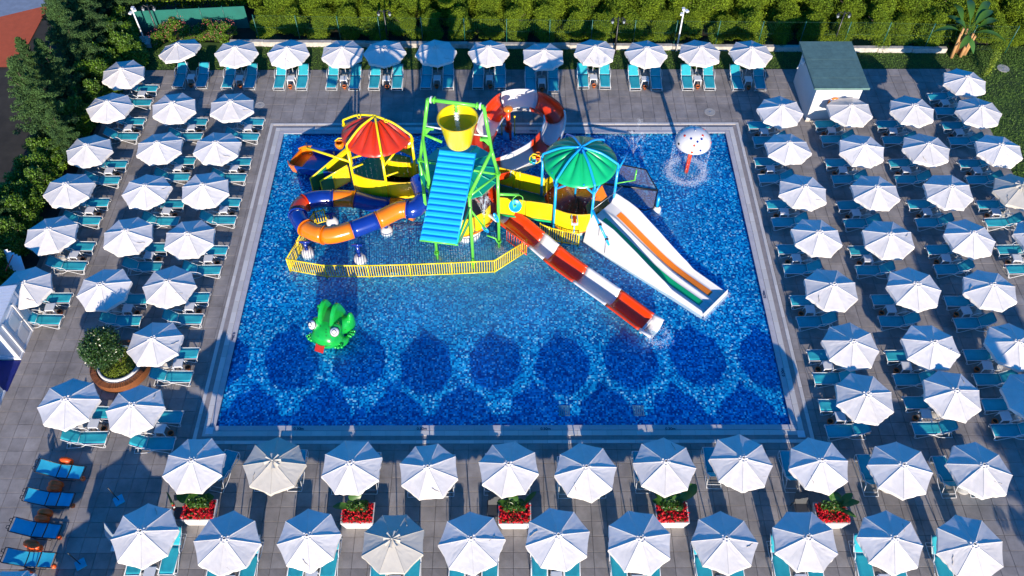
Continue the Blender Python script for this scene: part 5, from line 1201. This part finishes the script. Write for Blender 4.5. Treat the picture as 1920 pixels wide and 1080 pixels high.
# white flower boxes
def banana_leaf(q, base, tip, wdt, droop=.15):
    b0, t0 = V3(base), V3(tip); d = t0 - b0; s_ = np.cross(d, [0, 0, 1.]); s_ /= np.linalg.norm(s_) + 1e-9; n_ = 8; vs = []
    for i in range(n_ + 1):
        t = i / n_; p = b0 + d * t + (0, 0, .25 * math.sin(math.pi * t) * np.linalg.norm(d) * .5 - droop * t * t); ww = wdt * (0.08 if t < .35 else math.sin(math.pi * min(1, (t - .3) / .7 * .93 + .05)) ** .7)
        jag = 1 + rng.uniform(-.12, .12); vs += [p + s_ * ww * jag + (0, 0, .25 * ww), p, p - s_ * ww * (2 - jag) + (0, 0, .25 * ww)]
    q.add(vs, [(i * 3 + j, (i + 1) * 3 + j, (i + 1) * 3 + j + 1, i * 3 + j + 1) for i in range(n_) for j in range(2)], True)
bx = [(378, 985), (673, 991), (965, 992), (1258, 990), (1555, 991)]
leafspec = [[(-.75, .35, .9, .16), (-.35, .5, .75, .14), (.1, .45, .6, .15), (.45, .35, .5, .14), (.2, .1, .45, .13), (-.1, .25, .7, .1)], [(-.85, .05, .55, .10), (-.15, .55, .95, .18), (.1, .3, .6, .1), (-.35, .2, .5, .1), (.3, .3, .5, .08)],
            [(-.6, .25, .6, .10), (0, .5, .85, .13), (.75, .6, .8, .07), (.3, .35, .55, .1), (-.25, .45, .6, .1)], [(.85, .75, 1.1, .17), (-.55, .55, .7, .1), (-.1, .45, .7, .14), (.25, .5, .75, .12), (-.65, .3, .5, .1), (.3, .2, .5, .1)],
            [(-.15, .7, 1.1, .08), (.25, .55, .8, .15), (.75, .5, .8, .1), (.95, .2, .7, .1), (.75, -.35, .5, .07), (.1, .5, .9, .1)]]
for i, (px, py) in enumerate(bx):
    x, yf, _ = A(px, py, 0); y = yf + .38; lb = ['at the left end of the row', 'second from left', 'in the middle', 'fourth from left', 'at the right end of the row'][i]
    t = empty('flower_box', (x, y, 0), 0, 'white flared planter box of red flowers, ' + lb, 'planter box', 'flower boxes between the front rows')
    q = MB(); lo, hi = (.96 / 2, .76 / 2), (1.24 / 2, .84 / 2); zt = .58
    def rect(h_, z, k=0): return [(-h_[0] + k, -h_[1] + k, z), (h_[0] - k, -h_[1] + k, z), (h_[0] - k, h_[1] - k, z), (-h_[0] + k, h_[1] - k, z)]
    vs = rect(lo, .0) + rect(hi, zt) + rect(hi, zt, .05) + rect(hi, zt - .12, .06)
    fs = [(r_ * 4 + k, r_ * 4 + (k + 1) % 4, (r_ + 1) * 4 + (k + 1) % 4, (r_ + 1) * 4 + k) for r_ in range(3) for k in range(4)]; q.add(vs, fs); q.build('box', 'shed_wall', t, off=np.zeros(3))
    q = MB(); q.add(rect(hi, zt - .1, .05), [(0, 1, 2, 3)]); q.build('soil', 'earth', t, off=np.zeros(3))
    fl_ = empty('flower_bed', (x, y, zt - .1), 0, 'bed of red flowers filling the white box ' + lb, 'flowers', 'beds of red flowers')
    n_ = 1500; P = np.stack([rng.uniform(-.55, .55, n_), rng.uniform(-.36, .36, n_), rng.uniform(-.02, .16, n_)], 1); P[:, 2] += .06 * np.cos(P[:, 0] * 2.6)
    v, f = leaves(P, .075, up=.8, aspect=.7); npmesh('foliage', v, f, 'leaf_dark', fl_)
    n_ = 420; P = np.stack([rng.uniform(-.58, .58, n_), rng.uniform(-.40, .36, n_), rng.uniform(.12, .24, n_)], 1)
    c0_ = P.repeat(5, 0) + rng.normal(0, .016, (n_ * 5, 3)); v, f = leaves(c0_, .055, up=1.5, aspect=.9); npmesh('blossom', v, f, 'red_flower', fl_)['kind'] = 'stuff'
    pl = empty('leafy_plant', (x, y, zt - .05), 0, 'broad-leaved green plant rising from the flower box ' + lb, 'plant', 'broad-leaved plants in the boxes')
    for (lx, ly, lz, lw) in leafspec[i]:
        q = MB(); banana_leaf(q, (rng.uniform(-.15, .15), .15 + rng.uniform(-.08, .08), 0), (lx * 1.1, ly + .12, lz * .7), lw * 1.45); q.build('leaf', 'leaf_banana', pl, off=np.zeros(3))
    n_ = 500; P = np.stack([rng.uniform(-.4, .4, n_), rng.uniform(0, .36, n_), rng.uniform(.1, .42, n_)], 1); v, f = leaves(P, .13, up=.6, aspect=.35); npmesh('low_leaves', v, f, 'leaf_banana', pl)
# dark reclined chairs beside the boxes
def dark_chair(px, py, lb):
    x, y, _ = A(px, py, .4); t = empty('garden_chair', (x, y, 0), 0, lb, 'chair')
    q = MB(); q.slab([(x - .26, y - .25, .42), (x + .26, y - .25, .42), (x + .26, y + .24, .40), (x - .26, y + .24, .40)], .03); q.build('seat', 'charcoal', t)
    q = MB(); q.slab([(x - .26, y + .25, .42), (x + .26, y + .25, .42), (x + .25, y + .50, .90), (x - .25, y + .50, .90)], .03); q.build('backrest', 'charcoal', t)
    for a in (-.25, .25):
        for c in (-.24, .3):
            q = MB(); q.tube([(x + a, y + c, .42), (x + a * 1.1, y + c * 1.15, 0)], .016, 5); q.build('leg', 'dark_steel', t)
        q = MB(); q.tube([(x + a * 1.1, y - .24, .42), (x + a * 1.15, y - .24, .64), (x + a * 1.1, y + .32, .64)], .016, 5); q.build('armrest', 'dark_steel', t)
dark_chair(340, 962, 'dark grey garden chair left of the first flower box'); dark_chair(928, 958, 'dark grey garden chair left of the middle flower box'); dark_chair(1503, 956, 'dark grey garden chair left of the last flower box')
p = A(326, 948, .6); t = empty('no_entry_flag', (p[0], p[1], 0), 0, 'leaning strip with red and white bands left of the first flower box', 'beach flag')
q = MB(); q.slab([V3(A(312, 922, .9)), V3(A(316, 926, .9)), V3(A(326, 946, .6)), V3(A(321, 946, .6))], .02); q.build('blade', 'leaf_dark', t)
for k, m_ in enumerate(('red', 'eye_white', 'red')):
    a = V3(A(324 + k * 1.2, 945 + k * 4, .55 - k * .08)); q = MB(); q.tube([a, V3(A(325.5 + k * 1.2, 948.5 + k * 4, .5 - k * .08))], .055, 8); q.build('band', m_, t)

# ------------------------------------------------------------ lamps, fence, screens
def flood(base, h_, lb):
    t = empty('lamp_post', (base[0], base[1], 0), 0, lb, 'lamp post'); x, y = base[0], base[1]
    q = MB(); q.tube([(x, y, 0), (x, y, h_)], [.05, .04], 8); q.build('pole', 'white_metal', t)
    for (dx, dy, dz) in ((-.10, -.12, -.15), (.16, -.05, 0.0), (.0, .14, .0)):
        q = MB(); q.box((x + dx, y + dy, h_ + dz), (.16, .20, .09), rz=dx * 3); q.build('floodlight', 'white_metal', t)
flood(A(275, 85, 0), 2.45, 'slim white lamp post with floodlights at the left end of the back hedge'); flood(A(1268, 97, 0), 2.8, 'slim white lamp post with floodlights at the back hedge, right of centre')
def lantern(base, h_, lb):
    x, y = base[0], base[1]; t = empty('street_lamp', (x, y, 0), 0, lb, 'street lamp', 'black twin lanterns along the hedge')
    q = MB(); q.tube([(x, y, 0), (x, y, .3), (x, y, h_)], [.09, .05, .04], 8); q.tube(smoothpath([(x - .32, y, h_ - .25), (x - .25, y, h_ - .02), (x, y, h_ - .15), (x + .25, y, h_ - .02), (x + .32, y, h_ - .25)], 4), .022, 5); q.build('pole', 'black', t)
    for s_ in (-.32, .32):
        q = MB(); q.lathe([(.001, .0), (.05, .0), (.10, -.08), (.12, -.10)], (x + s_, y, h_ - .10), 8, False); l = q.build('lantern_roof', 'black', t)
        q = MB(); q.lathe([(.09, -.10), (.055, -.28), (.001, -.29)], (x + s_, y, h_ - .10), 8, False); q.build('lantern_glass', 'grey_cloth', t)
lantern(A(1152.5, 100, 0), 2.45, 'black twin lantern on the lawn right of centre, before the hedge'); lantern(A(727, 76, 0), 2.1, 'black twin lantern half sunk in the hedge left of centre'); lantern(A(1562, 85, 0), 2.3, 'black twin lantern rising behind the shed'); lantern(A(300, 72, 0), 2.3, 'black twin lantern before the green screen at the back left')
# mesh fence: posts are parts, wires joined
FN2 = empty('mesh_fence', A(950, 84, 0), 0, 'green wire mesh fence on the low wall before the back hedge', 'fence')
px_b = [487, 564, 640, 715, 793.5, 872, 950, 1029.5, 1107, 1186, 1262, 1340, 1419, 1496, 1578, 1651, 1731, 1808, 1884]
last = None; wires = MB()
for i, px in enumerate(px_b):
    py = np.interp(px, [487, 950, 1420, 1651, 1884], [78, 86, 90, 92, 99]); b_ = A(px, py, 0); q = MB(); q.tube([(b_[0], b_[1], 0), (b_[0], b_[1], 1.85)], .026, 6); q.build('post', 'fence_green', FN2)
    if last is not None:
        for z_ in (.2, 1.0, 1.8): wires.tube([(last[0], last[1], z_), (b_[0], b_[1], z_)], .0035, 3, caps=False)
        for k in range(24): t = k / 24; wires.tube([(last[0] + (b_[0] - last[0]) * t, last[1] + (b_[1] - last[1]) * t, .2), (last[0] + (b_[0] - last[0]) * t, last[1] + (b_[1] - last[1]) * t, 1.8)], .0022, 3, caps=False)
    last = b_
wires.build('wire_mesh', 'fence_green', FN2)['kind'] = 'stuff'
GS = empty('windscreen', A(370, 60, 0), 0, 'dark green fabric screen stretched behind the rose bushes at the back left', 'fence screen')
s0, s1 = A(262, 62, 0), A(470, 52, 0)
for k in range(5):
    a, b_ = lerp(s0, s1, k / 5), lerp(s0, s1, (k + 1) / 5 - .006); q = MB(); q.slab([(a[0], a[1], 0), (b_[0], b_[1], 0), (b_[0], b_[1], 1.5), (a[0], a[1], 1.5)], .02); q.build('screen_panel', 'screen_green', GS)
    q = MB(); q.tube([(a[0], a[1] - .03, 0), (a[0], a[1] - .03, 1.6)], .03, 6); q.build('post', 'fence_green', GS)
# large grey cloth parasol and shade behind the screen
p = A(362, -62, 2.2); t = empty('large_parasol', (p[0], p[1], 0), 0, 'large pale grey canopy beyond the hedge at the top edge, left', 'parasol')
q = MB(); q.lathe([(3.0, -.55), (2.2, -.35), (1.0, -.1), (.001, 0)], (p[0], p[1], 2.5), 10, False); q.build('canopy', 'grey_cloth', t); q = MB(); q.tube([(p[0], p[1], 0), (p[0], p[1], 2.4)], .05, 6); q.build('pole', 'white_metal', t)
p = A(280, 84, .15); t = tag(MB().prism([A(258, 88, 0)[:2], A(285, 90, 0)[:2], A(284, 74, 0)[:2], A(265, 74, 0)[:2]], 0, .25).build('stone_slab', 'coping_stone'), 'pale stone slab at the foot of the left white lamp post', 'stone slab')
# sports court beyond the trees, top left
patch('court_surround', [A(-60, 125, -.02)[:2], A(30, 125, -.02)[:2], A(75, 40, -.02)[:2], A(110, -20, -.02)[:2], A(-60, -60, -.02)[:2]], -.05, 'court_red')
patch('sports_court', [A(-60, 45, -.02)[:2], A(95, 8, -.02)[:2], A(100, -60, -.02)[:2], A(-60, -90, -.02)[:2]], -.045, 'court_blue')

# ------------------------------------------------------------ trees and hedges
def bush_proto(name, m, blobs, n_, size, trunk_h, up=.4, aspect=.5, shell=.5):
    r = empty(name, (0, 0, -50)); tag(r, 'x', 'tree'); P = blobcloud(n_, blobs, shell); v, f = leaves(P, size, up=up, aspect=aspect)
    npmesh('crown', v, f, m, r)
    q = MB(); q.tube([(0, 0, 0), (.05, .03, trunk_h * .6), (0, .08, trunk_h)], [.12, .09, .04], 7)
    for k in range(6):
        a = k * 1.05; q.tube([(.03, .03, trunk_h * (.35 + .08 * k)), (.6 * math.cos(a), .6 * math.sin(a), trunk_h * (.6 + .08 * k))], [.045, .015], 5)
    q.build('trunk', 'bark', r, off=np.zeros(3)); protos.append(r); return r
def rb(n_, R_, Hh, h0):
    out = []
    for k in range(n_):
        a = rng.uniform(0, 6.283); t = k / n_; rr = R_ * rng.uniform(.2, .75) * (1 - .55 * t); s_ = rng.uniform(.38, .55) * R_ * (1 - .35 * t); out.append((rr * math.cos(a), rr * math.sin(a), h0 + (Hh - h0) * t, s_, s_, s_ * 1.1))
    return out
HB = [bush_proto('hedge_tree', 'leaf_yellow', rb(22, 1.35, 2.6, .35), 22000, .085, 2.2) for _ in range(4)]
n_ = 0
rows_ = [('foremost row right behind the fence', 42.75, .1, .62), ('second row behind the fence', 44.1, 1.0, .86), ('third row behind the fence', 45.7, .3, 1.02), ('fourth row behind the fence', 47.6, 1.1, 1.15), ('fifth row behind the fence', 49.8, .4, 1.3), ('sixth row behind the fence', 52.4, 1.0, 1.45), ('hindmost row behind the fence', 55.2, .2, 1.55)]
for (nm, yy_, off, hs) in rows_:
    x = -14.6 + off if yy_ < 46 else -16.5 + off
    while x < 33 + (yy_ - 43) * .6:
        third = 'left' if x < 0 else 'middle' if x < 14 else 'right'
        s_ = hs * rng.uniform(.88, 1.12); dup(HB[n_ % 4], (x, yy_ + rng.uniform(-.25, .25) - (x * .025), 0), rng.uniform(0, 6.28), 'yellow-green bushy tree, %s, %s part' % (nm, third), 'bushy trees behind the back fence, %s, %s' % (nm, third), (s_ * 1.28, s_ * 1.28, s_ * rng.uniform(.9, 1.1))); n_ += 1; x += rng.uniform(1.5, 1.9) if hs < .7 else rng.uniform(1.8, 2.2)
# hedge behind the green screen
n2 = 16000; P = np.stack([rng.uniform(-25.6, -14.5, n2), rng.uniform(44.6, 46.0, n2), rng.uniform(.6, 2.0, n2)], 1); P[:, 2] += .15 * np.sin(P[:, 0] * 3); v, f = leaves(P, .13, up=.5)
o = npmesh('hedge', v, f, 'leaf_yellow'); tag(o, 'clipped yellow-green hedge topping the green screen at the back left', 'hedge', kind='stuff')
# rose bushes
RB_ = bush_proto('rose_bush', 'leaf_ivy', rb(9, .75, 1.0, .25), 2600, .09, .7)
q_ = blobcloud(60, [(0, 0, .7, .7, .7, .5)], .8); v, f = leaves(q_.repeat(3, 0) + rng.normal(0, .02, (180, 3)), .07, up=1); npmesh('bloom', v, f, 'pink_flower', RB_)['kind'] = 'stuff'
for i, (px, py) in enumerate(((318, 72), (335, 62), (352, 74), (375, 74), (395, 66), (412, 76), (430, 68), (300, 84))):
    p = A(px, py, 0); dup(RB_, (p[0], p[1], 0), i * 1.3, 'rose bush with small pink blooms before the green screen', 'rose bushes before the green screen', rng.uniform(.8, 1.15))
# ivy hedge along the left edge of the deck
IV = [bush_proto('ivy_bush', 'leaf_ivy', rb(16, 1.0, 1.9, .3), 7000, .12, 1.3) for _ in range(3)]
LI = 'bright green ivy-leaved bush in the hedge along the left deck'
pts = [(262, 70), (246, 92), (232, 118), (215, 148), (196, 178), (172, 215), (150, 232), (134, 262), (118, 292), (104, 318), (92, 345), (72, 372), (62, 402), (42, 440), (25, 462), (28, 500), (8, 520), (252, 45), (236, 70), (220, 92), (206, 120), (188, 150), (166, 190), (128, 222), (108, 250), (92, 285), (72, 320), (58, 350), (45, 380), (28, 415), (8, 450), (-5, 480), (268, 100)]
for i, (px, py) in enumerate(pts):
    p = A(px, py, 0.8); dup(IV[i % 3], (p[0] - .6, p[1], 0), i * 2.1, LI + (', back end' if py < 160 else ', middle' if py < 330 else ', front end'), 'ivy-leaved bushes along the left deck', rng.uniform(.8, 1.0))
# dark conifers
def conifer_proto(n_, Hh, R_):
    bl = []
    for k in range(64):
        t = (k / 64) ** .9; a = k * 2.4 + rng.uniform(-.3, .3); ln = R_ * (1 - t) ** .75 * rng.uniform(.65, 1.05); z = .6 + t * (Hh - .7)
        for j in range(3):
            u = .35 + .32 * j; s_ = (.30 + .22 * (1 - t)) * (1.05 - .25 * j) * R_ / 2.2; bl.append((ln * u * math.cos(a), ln * u * math.sin(a), z + .25 * u * (1 - t), s_ * .85, s_ * .85, s_ * .5))
    return bush_proto('conifer', 'leaf_conifer', bl, n_, .12, Hh * .9, up=.5, aspect=.3, shell=.45)
CF = [conifer_proto(42000, 6.2, 2.3), conifer_proto(38000, 5.6, 2.0), conifer_proto(34000, 5.0, 1.9)]
for i, (px, py, s_, lb) in enumerate(((75, 205, .90, 'tall dark conifer left of the deck hedge, foremost of the group'), (108, 148, .85, 'tall dark conifer behind the foremost one at the upper left'), (58, 118, .70, 'dark conifer beside the orange red court surface'), (140, 85, .85, 'dark conifer between the court and the white lamp post'), (168, 38, .9, 'dark conifer at the top left behind the hedge'), (112, 30, .8, 'dark conifer nearest the blue grey court'), (120, 262, .55, 'smaller dark conifer close to the left deck hedge'), (-12, 392, .62, 'dark conifer cut by the left edge of the photo'), (215, -22, .9, 'dark conifer at the top edge left of the large grey canopy'), (150, -12, .95, 'dark conifer at the top edge in the left corner'))):
    p = A(px, py, 2.6 * s_); dup(CF[i % 3], (p[0], p[1], 0), i * 1.1, lb, 'dark conifers at the upper left', s_)
# banana plants on the right
BN = empty('banana_plant', A(1800, 102, 0), 0, 'clump of banana plants with yellow stems and broad leaves at the back right', 'banana plant'); bx_, by_, _ = A(1798, 104, 0)
for k in range(9):
    ox, oy = rng.uniform(-.55, .55), rng.uniform(-.3, .3); q = MB(); q.tube([(bx_ + ox, by_ + oy, 0), (bx_ + ox * 1.3, by_ + oy * 1.2, rng.uniform(1.0, 1.9))], [.10, .06], 7); q.build('stem', 'straw', BN)
for (lx, ly, lz, lw) in ((-2.0, .2, 1.7, .24), (1.3, 1.8, 2.6, .32), (.3, 2.4, 2.4, .3), (-.5, 2.2, 2.2, .25), (1.9, .9, 1.9, .3), (2.3, -.2, 1.2, .28), (.2, -.9, 1.0, .28), (-.6, -.7, 1.2, .26), (1.2, .9, 2.6, .3), (-1.2, 1.2, 2.0, .26), (-.9, .4, 2.2, .3)):
    q = MB(); banana_leaf(q, (bx_ + rng.uniform(-.4, .4), by_, 1.4), (bx_ + lx, by_ + ly, lz + .3), lw * .75, .5); q.build('leaf', 'leaf_banana', BN)
q = MB(); p, e = V3(A(1846, 146, 0)), V3(A(1866, 108, .6)); cyp = empty('small_shrub', tuple(p), 0, 'thin yellow-green shrub on the lawn left of the manhole cover', 'shrub')
P = np.array([p + (e - p) * t for t in rng.random(900)]) + rng.normal(0, .09, (900, 3)); P[:, 2] = np.abs(P[:, 2]) + rng.random(900) * .6; v, f = leaves(P, .08); npmesh('foliage', v - p, f, 'leaf_lime', cyp)
# tree beyond the lower right corner whose shade falls on the deck
dup(CF[0], (21.6, 3.2, 0), 0, 'dark tree standing just outside the lower right corner of the photo', 'trees outside the photo', (1.1, 1.1, 1.05))
dup(CF[1], (24.3, 4.6, 0), 2, 'second dark tree outside the lower right corner of the photo', 'trees outside the photo', (1.2, 1.2, 1.0))

# the prototypes themselves stay out of the scene
for r in protos:
    for c in list(r.children):
        for g in list(c.children): bpy.data.objects.remove(g)
        bpy.data.objects.remove(c)
    bpy.data.objects.remove(r)
